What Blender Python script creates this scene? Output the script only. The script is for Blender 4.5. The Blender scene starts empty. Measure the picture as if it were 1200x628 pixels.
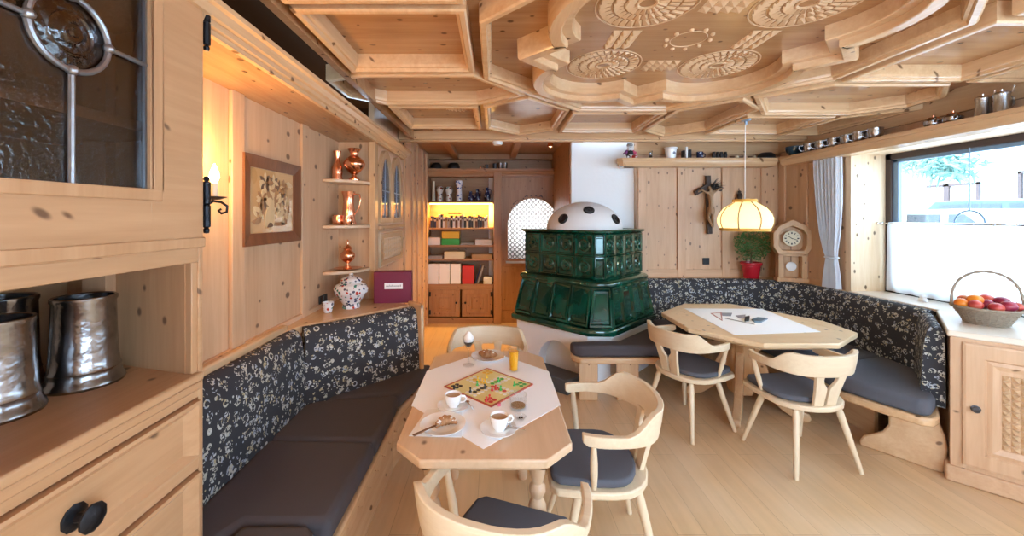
import bpy, bmesh, math, random
from mathutils import Vector, Matrix
random.seed(11)
PI = math.pi
sc = bpy.context.scene
COL = sc.collection

# ---------------------------------------------------------------- camera
cam_d = bpy.data.cameras.new('camera'); cam = bpy.data.objects.new('camera', cam_d); COL.objects.link(cam)
cam_d.sensor_fit = 'HORIZONTAL'; cam_d.sensor_width = 36.0; cam_d.lens = 13.8
cam_d.shift_x = 0.01667; cam_d.shift_y = -0.0492; cam_d.clip_start = 0.02; cam_d.clip_end = 200
cam.location = (0, 0, 1.65); cam.rotation_euler = (PI/2, 0, 0)
sc.camera = cam

# ---------------------------------------------------------------- world, sun, exposure
W = bpy.data.worlds.new('overcast_sky'); sc.world = W; W.use_nodes = True
wn = W.node_tree.nodes; wl = W.node_tree.links
bg = wn['Background']; bg.inputs['Color'].default_value = (0.67, 0.94, 1.22, 1); bg.inputs['Strength'].default_value = 7.0
sun_d = bpy.data.lights.new('winter_sun', 'SUN'); sun_d.energy = 4.0; sun_d.angle = math.radians(20); sun_d.color = (1, .96, .9)
sun = bpy.data.objects.new('winter_sun', sun_d); COL.objects.link(sun); sun.rotation_euler = Vector((.55, -.35, -.76)).to_track_quat('-Z', 'Y').to_euler()
sc.view_settings.view_transform = 'Standard'; sc.view_settings.look = 'None'
sc.view_settings.exposure = 0.64; sc.view_settings.gamma = 1.0
sc.view_settings.use_curve_mapping = False
sc.cycles.max_bounces = 10; sc.cycles.diffuse_bounces = 6; sc.cycles.glossy_bounces = 4
sc.cycles.transmission_bounces = 8; sc.cycles.transparent_max_bounces = 12
sc.cycles.caustics_reflective = False; sc.cycles.caustics_refractive = False
sc.cycles.use_denoising = True; sc.cycles.sample_clamp_indirect = 6.0

# ---------------------------------------------------------------- measuring helpers (camera stands 1.65 m above the floor)
FPX, CX, CY, EYE = 460.0, 580.0, 255.0, 1.65
def on(px, py, z=0.0):
    d = FPX*(EYE-z)/(py-CY); return ((px-CX)*d/FPX, d)
def zat(py, d): return EYE-(py-CY)*d/FPX
def xat(px, d): return (px-CX)*d/FPX
def dat(px, x): return x*FPX/(px-CX)

# ---------------------------------------------------------------- mesh builder
class MB:
    def __init__(s): s.bm = bmesh.new(); s.mi = 0
    def _f(s, vs):
        try:
            f = s.bm.faces.new(vs); f.material_index = s.mi; return f
        except ValueError: return None
    def v(s, p): return s.bm.verts.new(p)
    def box(s, x0, x1, y0, y1, z0, z1, M=None):
        c = [Vector((x, y, z)) for z in (z0, z1) for y in (y0, y1) for x in (x0, x1)]
        if M is not None: c = [M @ p for p in c]
        v = [s.v(p) for p in c]
        for q in ((0,2,3,1),(4,5,7,6),(0,1,5,4),(2,6,7,3),(0,4,6,2),(1,3,7,5)): s._f([v[i] for i in q])
        return s
    def prism(s, pts, z0, z1, M=None, top=None):
        top = top or pts
        a = [Vector((p[0], p[1], z0)) for p in pts]; b = [Vector((p[0], p[1], z1)) for p in top]
        if M is not None: a = [M @ p for p in a]; b = [M @ p for p in b]
        return s.loft([a, b], True, True)
    def loft(s, rings, closed=True, cap=True, cyc=False):
        R = [[s.v(p) for p in r] for r in rings]; n = len(R[0])
        m = len(R)
        for i in range(m if cyc else m-1):
            A, B = R[i], R[(i+1) % m]
            for k in range(n if closed else n-1):
                s._f([A[k], A[(k+1) % n], B[(k+1) % n], B[k]])
        if cap and not cyc: s._f(R[0][::-1]); s._f(R[-1])
        return s
    def tube(s, path, r, n=8, cap=True, cyc=False):
        P = [Vector(p) for p in path]; m = len(P)
        rad = r if isinstance(r, (list, tuple)) else [r]*m
        rings = []; up = None
        for i in range(m):
            if cyc: t = P[(i+1) % m]-P[i-1]
            else: t = P[min(i+1, m-1)]-P[max(i-1, 0)]
            if t.length < 1e-9: t = Vector((0, 0, 1))
            t.normalize()
            if up is None:
                up = Vector((0, 0, 1)) if abs(t.z) < .9 else Vector((1, 0, 0))
            a = (up - t*up.dot(t))
            if a.length < 1e-6: a = t.orthogonal()
            a.normalize(); up = a; b = t.cross(a)
            rings.append([P[i]+(a*math.cos(2*PI*k/n)+b*math.sin(2*PI*k/n))*rad[i] for k in range(n)])
        return s.loft(rings, True, cap, cyc)
    def lathe(s, prof, n=20, M=None, sx=1, sy=1):
        rings = []
        for r, z in prof:
            ring = [Vector((max(r, 1e-4)*math.cos(2*PI*k/n)*sx, max(r, 1e-4)*math.sin(2*PI*k/n)*sy, z)) for k in range(n)]
            if M is not None: ring = [M @ p for p in ring]
            rings.append(ring)
        return s.loft(rings, True, True)
    def sweep(s, path, prof, closed=False):
        """prof = [(offset to the left of the path, z)], mitred at the corners"""
        n = len(path); rings = []
        P = [Vector((p[0], p[1])) for p in path]
        for i in range(n):
            if closed: a = P[i]-P[i-1]; b = P[(i+1) % n]-P[i]
            else:
                a = P[i]-P[i-1] if i > 0 else P[1]-P[0]
                b = P[i+1]-P[i] if i < n-1 else P[i]-P[i-1]
            a.normalize(); b.normalize()
            na = Vector((-a.y, a.x)); nb = Vector((-b.y, b.x)); m = na+nb
            if m.length < 1e-6: m = na.copy()
            m.normalize(); k = 1/max(.35, m.dot(na))
            rings.append([Vector((P[i].x+m.x*o*k, P[i].y+m.y*o*k, z)) for o, z in prof])
        return s.loft(rings, True, not closed, closed)
    def sphere(s, c, r, n=12, m=8, sc_=(1, 1, 1)):
        prof = [(math.sin(PI*i/m)*r, -math.cos(PI*i/m)*r) for i in range(m+1)]
        M = Matrix.Translation(c) @ Matrix.Diagonal((sc_[0], sc_[1], sc_[2], 1))
        return s.lathe(prof, n, M)

def T(x, y, z=0, rz=0, rx=0, ry=0):
    return Matrix.Translation((x, y, z)) @ Matrix.Rotation(rz, 4, 'Z') @ Matrix.Rotation(ry, 4, 'Y') @ Matrix.Rotation(rx, 4, 'X')
def along(p, d):
    """frame whose z axis points along d at p"""
    d = Vector(d).normalized(); q = d.to_track_quat('Z', 'Y')
    return Matrix.Translation(p) @ q.to_matrix().to_4x4()

def wmat(o):
    m = o.matrix_basis.copy(); p = o.parent
    while p: m = p.matrix_basis @ m; p = p.parent
    return m
def obj(name, mb, mats, parent=None, smooth=0, bevel=0, seg=2, sub=0):
    """link a builder as ONE mesh object; builders are in world coordinates unless the parent stands at the origin"""
    bm = mb.bm
    bmesh.ops.remove_doubles(bm, verts=bm.verts, dist=1e-6)
    bmesh.ops.recalc_face_normals(bm, faces=bm.faces)
    me = bpy.data.meshes.new(name)
    o = bpy.data.objects.new(name, me)
    if parent is not None:
        o.parent = parent
        bm.transform(wmat(parent).inverted())
    elif bm.verts:
        xs = [v.co.x for v in bm.verts]; ys = [v.co.y for v in bm.verts]; zs = [v.co.z for v in bm.verts]
        c = Vector(((min(xs)+max(xs))/2, (min(ys)+max(ys))/2, min(zs)))
        bm.transform(Matrix.Translation(-c)); o.location = c
    bm.to_mesh(me); bm.free()
    for m in (mats if isinstance(mats, (list, tuple)) else [mats]): me.materials.append(m)
    if smooth:
        me.shade_smooth(); me.set_sharp_from_angle(angle=math.radians(smooth))
    COL.objects.link(o)
    if bevel:
        b = o.modifiers.new('edge', 'BEVEL'); b.width = bevel; b.segments = seg; b.limit_method = 'ANGLE'; b.angle_limit = math.radians(35)
        if not smooth: me.shade_smooth(); me.set_sharp_from_angle(angle=math.radians(30))
        b.harden_normals = False
    if sub:
        s_ = o.modifiers.new('round', 'SUBSURF'); s_.levels = sub; s_.render_levels = sub
    return o
def tag(o, label, cat, group=None, kind=None):
    o['label'] = label; o['category'] = cat
    if group: o['group'] = group
    if kind: o['kind'] = kind
    return o
def thing(name, label, cat, loc=(0, 0, 0), rz=0, group=None):
    o = bpy.data.objects.new(name, None); COL.objects.link(o); o.empty_display_size = .05
    o.location = loc; o.rotation_euler = (0, 0, rz)
    return tag(o, label, cat, group)
def struct(name, mb, mats, parent=None, **k):
    o = obj(name, mb, mats, parent, **k)
    if parent is None: o['kind'] = 'structure'
    return o
def dup(root, loc, rz, label=None):
    r = root.copy(); COL.objects.link(r); r.location = loc; r.rotation_euler = (0, 0, rz)
    if label: r['label'] = label
    for ch in list(root.children):
        c = ch.copy(); COL.objects.link(c); c.parent = r
        for g in list(ch.children):
            d = g.copy(); COL.objects.link(d); d.parent = c
    return r
ORD = ['first','second','third','fourth','fifth','sixth','seventh','eighth','ninth','tenth','eleventh','twelfth','thirteenth','fourteenth','fifteenth','sixteenth','seventeenth','eighteenth','nineteenth','twentieth','twenty-first','twenty-second','twenty-third','twenty-fourth','twenty-fifth','twenty-sixth']

# ---------------------------------------------------------------- materials
def nm(name):
    m = bpy.data.materials.new(name); m.use_nodes = True
    nt = m.node_tree; return m, nt.nodes, nt.links, nt.nodes['Principled BSDF']
def lin(r, g, b):
    f = lambda c: (c/255/12.92) if c/255 <= .04045 else ((c/255+.055)/1.055)**2.4
    return (f(r), f(g), f(b), 1)
def plain(name, rgb, rough=.5, metal=0, coat=0, bump=0, bscale=80, var=0, spec=None):
    m, N, L, P = nm(name)
    P.inputs['Base Color'].default_value = rgb; P.inputs['Roughness'].default_value = rough; P.inputs['Metallic'].default_value = metal
    if coat: P.inputs['Coat Weight'].default_value = coat; P.inputs['Coat Roughness'].default_value = .05
    if spec is not None: P.inputs['Specular IOR Level'].default_value = spec
    if bump or var:
        tc = N.new('ShaderNodeTexCoord'); no = N.new('ShaderNodeTexNoise'); no.inputs['Scale'].default_value = bscale; no.inputs['Detail'].default_value = 3
        L.new(tc.outputs['Object'], no.inputs['Vector'])
        if bump:
            bu = N.new('ShaderNodeBump'); bu.inputs['Strength'].default_value = bump; bu.inputs['Distance'].default_value = .01
            L.new(no.outputs['Fac'], bu.inputs['Height']); L.new(bu.outputs['Normal'], P.inputs['Normal'])
        if var:
            mx = N.new('ShaderNodeMix'); mx.data_type = 'RGBA'; mx.blend_type = 'MIX'
            mx.inputs['A'].default_value = rgb; mx.inputs['B'].default_value = tuple(c*(1-var) for c in rgb[:3])+(1,)
            L.new(no.outputs['Fac'], mx.inputs['Factor']); L.new(mx.outputs['Result'], P.inputs['Base Color'])
    return m
def mth(N, L, op, a, b=None, c=None):
    n = N.new('ShaderNodeMath'); n.operation = op
    for i, x in enumerate((a, b, c)):
        if x is None: continue
        if isinstance(x, (int, float)): n.inputs[i].default_value = x
        else: L.new(x, n.inputs[i])
    return n.outputs[0]
def wood(name, light, dark, axis='z', knots=1.0, kscale=5.0, rough=.42, grain=1.0, kdark=(.10, .045, .02, 1), contrast=1.0, gscale=1.0):
    m, N, L, P = nm(name)
    tc = N.new('ShaderNodeTexCoord'); oi = N.new('ShaderNodeObjectInfo')
    off = N.new('ShaderNodeVectorMath'); off.operation = 'MULTIPLY_ADD'
    cmb = N.new('ShaderNodeCombineXYZ')
    for i in range(3): L.new(oi.outputs['Random'], cmb.inputs[i])
    L.new(cmb.outputs[0], off.inputs[0]); off.inputs[1].default_value = (37, 23, 51); L.new(tc.outputs['Object'], off.inputs[2])
    mp = N.new('ShaderNodeMapping'); L.new(off.outputs[0], mp.inputs['Vector'])
    s = {'x': (.9, 13, 13), 'y': (13, .9, 13), 'z': (13, 13, .9)}[axis]
    mp.inputs['Scale'].default_value = tuple(c*gscale for c in s)
    n1 = N.new('ShaderNodeTexNoise'); n1.inputs['Scale'].default_value = 1.0; n1.inputs['Detail'].default_value = 4; n1.inputs['Distortion'].default_value = .8
    L.new(mp.outputs[0], n1.inputs['Vector'])
    n2 = N.new('ShaderNodeTexNoise'); n2.inputs['Scale'].default_value = 6.0; n2.inputs['Detail'].default_value = 2
    L.new(mp.outputs[0], n2.inputs['Vector'])
    f = mth(N, L, 'ADD', mth(N, L, 'MULTIPLY', n1.outputs['Fac'], .7), mth(N, L, 'MULTIPLY', n2.outputs['Fac'], .3))
    ra = N.new('ShaderNodeMapRange'); ra.inputs['From Min'].default_value = .5-.22/contrast; ra.inputs['From Max'].default_value = .5+.22/contrast
    L.new(f, ra.inputs['Value'])
    mx = N.new('ShaderNodeMix'); mx.data_type = 'RGBA'
    mx.inputs['A'].default_value = light; mx.inputs['B'].default_value = dark
    L.new(mth(N, L, 'MULTIPLY', ra.outputs[0], grain), mx.inputs['Factor'])
    col = mx.outputs['Result']
    if knots:
        sx_ = N.new('ShaderNodeSeparateXYZ'); L.new(off.outputs[0], sx_.inputs[0]); X_, Y_, Z_ = sx_.outputs
        cb = N.new('ShaderNodeCombineXYZ')
        if axis == 'z': L.new(mth(N, L, 'MULTIPLY_ADD', X_, 1.3, mth(N, L, 'MULTIPLY', Y_, .6)), cb.inputs[0]); L.new(mth(N, L, 'MULTIPLY', Z_, .75), cb.inputs[1])
        else:
            zz_ = mth(N, L, 'MULTIPLY', Z_, .8)
            L.new(mth(N, L, 'MULTIPLY', mth(N, L, 'ADD', X_, zz_), .75 if axis == 'x' else 1), cb.inputs[0]); L.new(mth(N, L, 'MULTIPLY', mth(N, L, 'ADD', Y_, zz_), .75 if axis == 'y' else 1), cb.inputs[1])
        vo = N.new('ShaderNodeTexVoronoi'); vo.voronoi_dimensions = '2D'; vo.inputs['Scale'].default_value = kscale*1.45; L.new(cb.outputs[0], vo.inputs['Vector'])
        se = N.new('ShaderNodeSeparateColor'); L.new(vo.outputs['Color'], se.inputs[0])
        size = mth(N, L, 'MULTIPLY_ADD', se.outputs[1], .075*knots, .035)
        k = N.new('ShaderNodeMapRange'); k.interpolation_type = 'SMOOTHSTEP'
        k.inputs['From Min'].default_value = -.03; k.inputs['From Max'].default_value = .03; k.inputs['To Min'].default_value = 1; k.inputs['To Max'].default_value = 0
        L.new(mth(N, L, 'SUBTRACT', vo.outputs['Distance'], size), k.inputs['Value'])
        kk = mth(N, L, 'MULTIPLY', k.outputs[0], mth(N, L, 'GREATER_THAN', se.outputs[0], .45))
        mk = N.new('ShaderNodeMix'); mk.data_type = 'RGBA'; L.new(mth(N, L, 'MULTIPLY', kk, .85), mk.inputs['Factor'])
        L.new(col, mk.inputs['A']); mk.inputs['B'].default_value = kdark; col = mk.outputs['Result']
    L.new(col, P.inputs['Base Color']); P.inputs['Roughness'].default_value = rough
    bu = N.new('ShaderNodeBump'); bu.inputs['Strength'].default_value = .12; bu.inputs['Distance'].default_value = .004
    L.new(n2.outputs['Fac'], bu.inputs['Height']); L.new(bu.outputs['Normal'], P.inputs['Normal'])
    return m
M = {}
PL, PD = (.655, .42, .255, 1), (.51, .295, .16, 1)
for ax in 'xyz':
    M['pine_'+ax] = wood('pine_'+ax, PL, PD, ax)
    M['ceil_'+ax] = wood('ceiling_pine_'+ax, (.47, .265, .13, 1), (.33, .165, .07, 1), ax, knots=1.0, kscale=5.5, rough=.15)
    M['mould_'+ax] = wood('moulding_pine_'+ax, (.68, .45, .26, 1), (.54, .32, .16, 1), ax, knots=.7, kscale=4.5, rough=.2)
    M['alcove_'+ax] = wood('honey_pine_'+ax, (.43, .235, .115, 1), (.29, .145, .065, 1), ax, knots=.9, kscale=6)
    M['beech_'+ax] = wood('beech_'+ax, (.75, .62, .44, 1), (.66, .51, .34, 1), ax, knots=0, rough=.38, gscale=1.6)
    M['cab_'+ax] = wood('dresser_pine_'+ax, (.60, .36, .195, 1), (.47, .26, .125, 1), ax, knots=.4, kscale=4.2)
    M['table_'+ax] = wood('table_pine_'+ax, (.70, .50, .33, 1), (.60, .395, .24, 1), ax, knots=.3, kscale=3, rough=.3)
    M['oak_'+ax] = wood('pale_table_'+ax, (.82, .64, .42, 1), (.73, .52, .30, 1), ax, knots=.4, kscale=4, rough=.3)
M['carve'] = wood('carved_pine', (.68, .46, .28, 1), (.55, .35, .19, 1), 'y', knots=0)
M['frame_walnut'] = wood('walnut_frame', (.20, .075, .028, 1), (.10, .034, .012, 1), 'z', knots=0, rough=.3)
M['plaster'] = plain('white_plaster', (.84, .85, .86, 1), .85, bump=.15, bscale=25)
M['iron'] = plain('black_wrought_iron', (.022, .024, .03, 1), .42, .7, bump=.3, bscale=60)
M['void'] = plain('dark_gap', (.02, .014, .01, 1), .9)
M['charcoal'] = plain('charcoal_cloth', (.080, .071, .082, 1), .88, bump=.35, bscale=500, var=.2)
M['slate_pad'] = plain('slate_blue_cloth', (.110, .114, .138, 1), .9, bump=.35, bscale=500, var=.2)
M['cloth'] = plain('white_linen', (.90, .93, .97, 1), .85, bump=.1, bscale=300)
M['paper'] = plain('white_paper', (.82, .83, .85, 1), .7)
M['porcelain'] = plain('white_porcelain', (.85, .85, .84, 1), .12, coat=.6)
M['coffee'] = plain('milky_coffee', (.42, .25, .13, 1), .15)
M['copper'] = plain('polished_copper', (.86, .40, .24, 1), .18, 1.0, bump=.05, bscale=40)
M['pewter'] = plain('pewter', (.50, .50, .52, 1), .22, 1.0, bump=.5, bscale=18, var=.85)
M['tin'] = plain('brushed_tin', (.56, .55, .55, 1), .26, 1.0, bump=.1, bscale=40, var=.25)
M['silver'] = plain('bright_steel', (.75, .76, .78, 1), .15, 1.0)
M['darkmetal'] = plain('dark_tin', (.06, .06, .065, 1), .3, .8)
M['lead'] = plain('lead_came', (.36, .38, .42, 1), .32, .9, bump=.2, bscale=40)
M['burgundy'] = plain('burgundy_card', (.16, .008, .040, 1), .45)
M['navy'] = plain('navy', (.02, .03, .09, 1), .35); M['black'] = plain('black', (.012, .012, .014, 1), .4)
M['red'] = plain('red', (.55, .03, .025, 1), .35); M['green'] = plain('green', (.03, .36, .06, 1), .4)
M['yellow'] = plain('yellow', (.75, .47, .03, 1), .4); M['tan'] = plain('tan', (.45, .3, .17, 1), .6)
M['grey'] = plain('grey', (.35, .35, .36, 1), .6); M['brown'] = plain('brown', (.14, .06, .03, 1), .6)
M['blue'] = plain('blue', (.05, .13, .35, 1), .4); M['pink'] = plain('pink', (.6, .1, .2, 1), .4); M['white'] = plain('white', (.8, .8, .8, 1), .5)
M['cream'] = plain('cream', (.75, .68, .5, 1), .6)
M['pot_red'] = plain('red_glazed_pot', (.42, .012, .022, 1), .25, coat=.4)
M['croissant'] = plain('baked_crust', (.50, .23, .09, 1), .55, bump=.6, bscale=60, var=.6)
M['sugar'] = plain('icing_sugar', (.85, .82, .8, 1), .9)
M['wicker'] = plain('grey_wicker', (.36, .27, .19, 1), .8, bump=.5, bscale=60, var=.4)
M['juice'] = plain('orange_juice', (.95, .42, .01, 1), .3)
M['beer'] = plain('amber_drink', (.35, .2, .07, 1), .2)
M['concrete'] = plain('grey_slate_stone', (.10, .105, .115, 1), .6, bump=.3, bscale=30, var=.3)
M['tarmac'] = plain('snowy_road', (.86, .87, .90, 1), .8, var=.08, bscale=3)
M['facade'] = plain('pale_render', (.84, .84, .83, 1), .9)
M['carblue'] = plain('blue_car_paint', (.012, .045, .085, 1), .25, coat=.8)
M['carsilver'] = plain('silver_car_paint', (.30, .33, .36, 1), .25, coat=.8)
M['carglass'] = plain('car_glass', (.02, .035, .05, 1), .08, coat=.5)
M['tyre'] = plain('tyre', (.02, .02, .02, 1), .8)
M['darkframe'] = plain('dark_window_frame', (.045, .027, .024, 1), .45)
M['bluestop'] = plain('blue_grey_frame', (.16, .25, .36, 1), .4)
M['skin'] = plain('carved_figure', (.42, .24, .12, 1), .5, var=.4)
M['crosswood'] = plain('weathered_cross_wood', (.055, .032, .022, 1), .7, bump=.5, bscale=50)
M['clock_z'] = wood('clock_pine', (.60, .36, .18, 1), (.46, .25, .11, 1), 'z', knots=.3)
M['slat'] = plain('steel_blue', (.22, .3, .4, 1), .3, .6)

def glaze():
    m, N, L, P = nm('green_tile_glaze')
    tc = N.new('ShaderNodeTexCoord'); no = N.new('ShaderNodeTexNoise'); no.inputs['Scale'].default_value = 5; no.inputs['Detail'].default_value = 3
    L.new(tc.outputs['Object'], no.inputs['Vector'])
    r = N.new('ShaderNodeValToRGB'); r.color_ramp.elements[0].position = .3; r.color_ramp.elements[0].color = (.001, .020, .013, 1)
    r.color_ramp.elements[1].position = .75; r.color_ramp.elements[1].color = (.002, .075, .050, 1)
    L.new(no.outputs['Fac'], r.inputs[0]); L.new(r.outputs[0], P.inputs['Base Color'])
    P.inputs['Roughness'].default_value = .12; P.inputs['Coat Weight'].default_value = .8; P.inputs['Coat Roughness'].default_value = .04; P.inputs['Coat Tint'].default_value = (.75, 1, .92, 1)
    bu = N.new('ShaderNodeBump'); bu.inputs['Strength'].default_value = .2; bu.inputs['Distance'].default_value = .012
    L.new(no.outputs['Fac'], bu.inputs['Height']); L.new(bu.outputs['Normal'], P.inputs['Normal'])
    return m
M['glaze'] = glaze()

def motif():
    m, N, L, P = nm('folk_motif_cloth')
    tc = N.new('ShaderNodeTexCoord')
    def vor(s, rnd=.75):
        v = N.new('ShaderNodeTexVoronoi'); v.inputs['Scale'].default_value = s; v.inputs['Randomness'].default_value = rnd
        L.new(tc.outputs['Object'], v.inputs['Vector']); q = N.new('ShaderNodeSeparateColor'); L.new(v.outputs['Color'], q.inputs[0]); return v.outputs['Distance'], q
    d, c = vor(19.0); d2, c2 = vor(46.0, .9)
    n = N.new('ShaderNodeTexNoise'); n.inputs['Scale'].default_value = 52; n.inputs['Detail'].default_value = 2; n.inputs['Distortion'].default_value = 1.2
    L.new(tc.outputs['Object'], n.inputs['Vector'])
    ring = mth(N, L, 'MULTIPLY', mth(N, L, 'LESS_THAN', mth(N, L, 'ABSOLUTE', mth(N, L, 'SUBTRACT', d, .29)), .07), mth(N, L, 'LESS_THAN', c.outputs[0], .22))
    ring = mth(N, L, 'MULTIPLY', ring, mth(N, L, 'GREATER_THAN', n.outputs['Fac'], .40))
    blob = mth(N, L, 'MULTIPLY', mth(N, L, 'GREATER_THAN', n.outputs['Fac'], .515), mth(N, L, 'LESS_THAN', d, .46))
    blob = mth(N, L, 'MULTIPLY', blob, mth(N, L, 'GREATER_THAN', c.outputs[0], .22))
    dots = mth(N, L, 'MULTIPLY', mth(N, L, 'LESS_THAN', d2, .26), mth(N, L, 'GREATER_THAN', c2.outputs[0], .5))
    dots = mth(N, L, 'MULTIPLY', dots, mth(N, L, 'GREATER_THAN', d, .40))
    mask = mth(N, L, 'MAXIMUM', mth(N, L, 'MAXIMUM', ring, blob), dots)
    r = N.new('ShaderNodeValToRGB'); e = r.color_ramp.elements; r.color_ramp.interpolation = 'CONSTANT'
    e[0].position = 0; e[0].color = (.46, .44, .37, 1); e[1].position = .45; e[1].color = (.33, .36, .41, 1)
    x = e.new(.68); x.color = (.42, .35, .21, 1); x = e.new(.82); x.color = (.52, .52, .50, 1)
    L.new(c2.outputs[1], r.inputs[0])
    mx = N.new('ShaderNodeMix'); mx.data_type = 'RGBA'; L.new(mask, mx.inputs['Factor']); mx.inputs['A'].default_value = (.030, .030, .036, 1); L.new(r.outputs[0], mx.inputs['B'])
    L.new(mx.outputs['Result'], P.inputs['Base Color']); P.inputs['Roughness'].default_value = .9
    return m
M['motif'] = motif()

def thin_glass(name, tint, refl=.07, rough=.0, bump=0, bscale=40, dens=0.0, body=(0, 0, 0, 1)):
    m, N, L, P = nm(name); N.remove(P)
    out = N['Material Output']
    tr = N.new('ShaderNodeBsdfTransparent'); tr.inputs[0].default_value = tint
    gl = N.new('ShaderNodeBsdfGlossy'); gl.inputs['Roughness'].default_value = rough
    fr = N.new('ShaderNodeLayerWeight'); fr.inputs[0].default_value = .5
    mx = N.new('ShaderNodeMixShader')
    L.new(mth(N, L, 'MULTIPLY_ADD', mth(N, L, 'POWER', fr.outputs['Facing'], 3.0), .45, refl), mx.inputs[0])
    L.new(tr.outputs[0], mx.inputs[1]); L.new(gl.outputs[0], mx.inputs[2])
    last = mx.outputs[0]
    if dens:
        df = N.new('ShaderNodeBsdfDiffuse'); df.inputs[0].default_value = body
        m2 = N.new('ShaderNodeMixShader'); m2.inputs[0].default_value = dens; L.new(last, m2.inputs[1]); L.new(df.outputs[0], m2.inputs[2]); last = m2.outputs[0]
    if bump:
        tc = N.new('ShaderNodeTexCoord'); no = N.new('ShaderNodeTexNoise'); no.inputs['Scale'].default_value = bscale; no.inputs['Detail'].default_value = 3
        L.new(tc.outputs['Object'], no.inputs['Vector']); bu = N.new('ShaderNodeBump'); bu.inputs['Strength'].default_value = bump; bu.inputs['Distance'].default_value = .01
        L.new(no.outputs['Fac'], bu.inputs['Height']); L.new(bu.outputs['Normal'], gl.inputs['Normal']); L.new(bu.outputs['Normal'], fr.inputs['Normal'])
    L.new(last, out.inputs['Surface'])
    return m
M['pane'] = thin_glass('clear_window_glass', (.97, .99, 1, 1))
M['drinkglass'] = thin_glass('clear_drinking_glass', (.96, .975, .98, 1), .05, .02)
M['hammered'] = thin_glass('dark_hammered_glass', (.58, .54, .52, 1), .10, .08, bump=.3, bscale=70)
M['bullseye'] = thin_glass('amber_bullseye_glass', (.48, .33, .22, 1), .10, .08, bump=.6, bscale=30)
def translucent(name, col, tcol, trans=.5, clear=.0, emit=None):
    m, N, L, P = nm(name); N.remove(P); out = N['Material Output']
    d = N.new('ShaderNodeBsdfDiffuse'); d.inputs[0].default_value = col
    t = N.new('ShaderNodeBsdfTranslucent'); t.inputs[0].default_value = tcol
    x = N.new('ShaderNodeMixShader'); x.inputs[0].default_value = trans; L.new(d.outputs[0], x.inputs[1]); L.new(t.outputs[0], x.inputs[2]); last = x.outputs[0]
    if clear:
        c = N.new('ShaderNodeBsdfTransparent'); y = N.new('ShaderNodeMixShader'); y.inputs[0].default_value = clear; L.new(last, y.inputs[1]); L.new(c.outputs[0], y.inputs[2]); last = y.outputs[0]
    L.new(last, out.inputs['Surface']); return m
M['sheer'] = translucent('sheer_white_curtain', (.9, .9, .9, 1), (.95, .95, .95, 1), .6, .12)
M['drape'] = translucent('pale_striped_curtain', (.80, .83, .88, 1), (.8, .84, .9, 1), .35)
M['shade'] = translucent('cream_lamp_shade', (.9, .80, .55, 1), (1, .86, .52, 1), .6)
M['shadetrim'] = plain('mustard_braid', (.62, .33, .05, 1), .7)
def emit(name, col, s):
    m, N, L, P = nm(name); P.inputs['Base Color'].default_value = col
    P.inputs['Emission Color'].default_value = col; P.inputs['Emission Strength'].default_value = s; return m
M['bulb'] = emit('glowing_bulb', (1, .80, .48, 1), 8)
M['ledstrip'] = emit('warm_light_strip', (1, .66, .20, 1), 9)
def leafy():
    m = plain('small_green_leaves', (.11, .27, .075, 1), .5, var=.6, bscale=25); return m
M['leaf'] = leafy(); M['needle'] = plain('bluish_needles', (.16, .34, .30, 1), .6, var=.4, bscale=10)

def floor_mat():
    m, N, L, P = nm('pale_plank_floor')
    tc = N.new('ShaderNodeTexCoord'); mp = N.new('ShaderNodeMapping'); mp.inputs['Rotation'].default_value = (0, 0, PI/2)
    L.new(tc.outputs['Object'], mp.inputs['Vector'])
    br = N.new('ShaderNodeTexBrick'); br.inputs['Scale'].default_value = 1.0; br.inputs['Brick Width'].default_value = 1.1; br.inputs['Row Height'].default_value = .15
    br.inputs['Mortar Size'].default_value = .0016; br.inputs['Mortar Smooth'].default_value = .3; br.offset = .37
    br.inputs['Color1'].default_value = (.64, .41, .205, 1); br.inputs['Color2'].default_value = (.70, .475, .26, 1); br.inputs['Mortar'].default_value = (.42, .25, .12, 1)
    L.new(mp.outputs[0], br.inputs['Vector'])
    m2 = N.new('ShaderNodeMapping'); m2.inputs['Scale'].default_value = (14, 1.2, 1); L.new(tc.outputs['Object'], m2.inputs['Vector'])
    n = N.new('ShaderNodeTexNoise'); n.inputs['Scale'].default_value = 1.5; n.inputs['Detail'].default_value = 5; n.inputs['Distortion'].default_value = .5; L.new(m2.outputs[0], n.inputs['Vector'])
    mx = N.new('ShaderNodeMix'); mx.data_type = 'RGBA'; mx.blend_type = 'MULTIPLY'; mx.inputs['Factor'].default_value = .55
    rp = N.new('ShaderNodeValToRGB'); rp.color_ramp.elements[0].position = .3; rp.color_ramp.elements[0].color = (.82, .78, .72, 1); rp.color_ramp.elements[1].position = .65; rp.color_ramp.elements[1].color = (1.08, 1.06, 1.04, 1)
    L.new(n.outputs['Fac'], rp.inputs[0]); L.new(br.outputs['Color'], mx.inputs['A']); L.new(rp.outputs[0], mx.inputs['B'])
    # worn, bleached patches in the walked area
    n3 = N.new('ShaderNodeTexNoise'); n3.inputs['Scale'].default_value = 2.4; n3.inputs['Detail'].default_value = 5; L.new(tc.outputs['Object'], n3.inputs['Vector'])
    r3 = N.new('ShaderNodeMapRange'); r3.inputs['From Min'].default_value = .30; r3.inputs['From Max'].default_value = .85; r3.inputs['To Max'].default_value = .6; L.new(n3.outputs['Fac'], r3.inputs['Value'])
    m3 = N.new('ShaderNodeMix'); m3.data_type = 'RGBA'; L.new(r3.outputs[0], m3.inputs['Factor']); L.new(mx.outputs['Result'], m3.inputs['A']); m3.inputs['B'].default_value = (.74, .60, .44, 1)
    L.new(m3.outputs['Result'], P.inputs['Base Color'])
    P.inputs['Roughness'].default_value = .30
    return m
M['floor'] = floor_mat()
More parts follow.
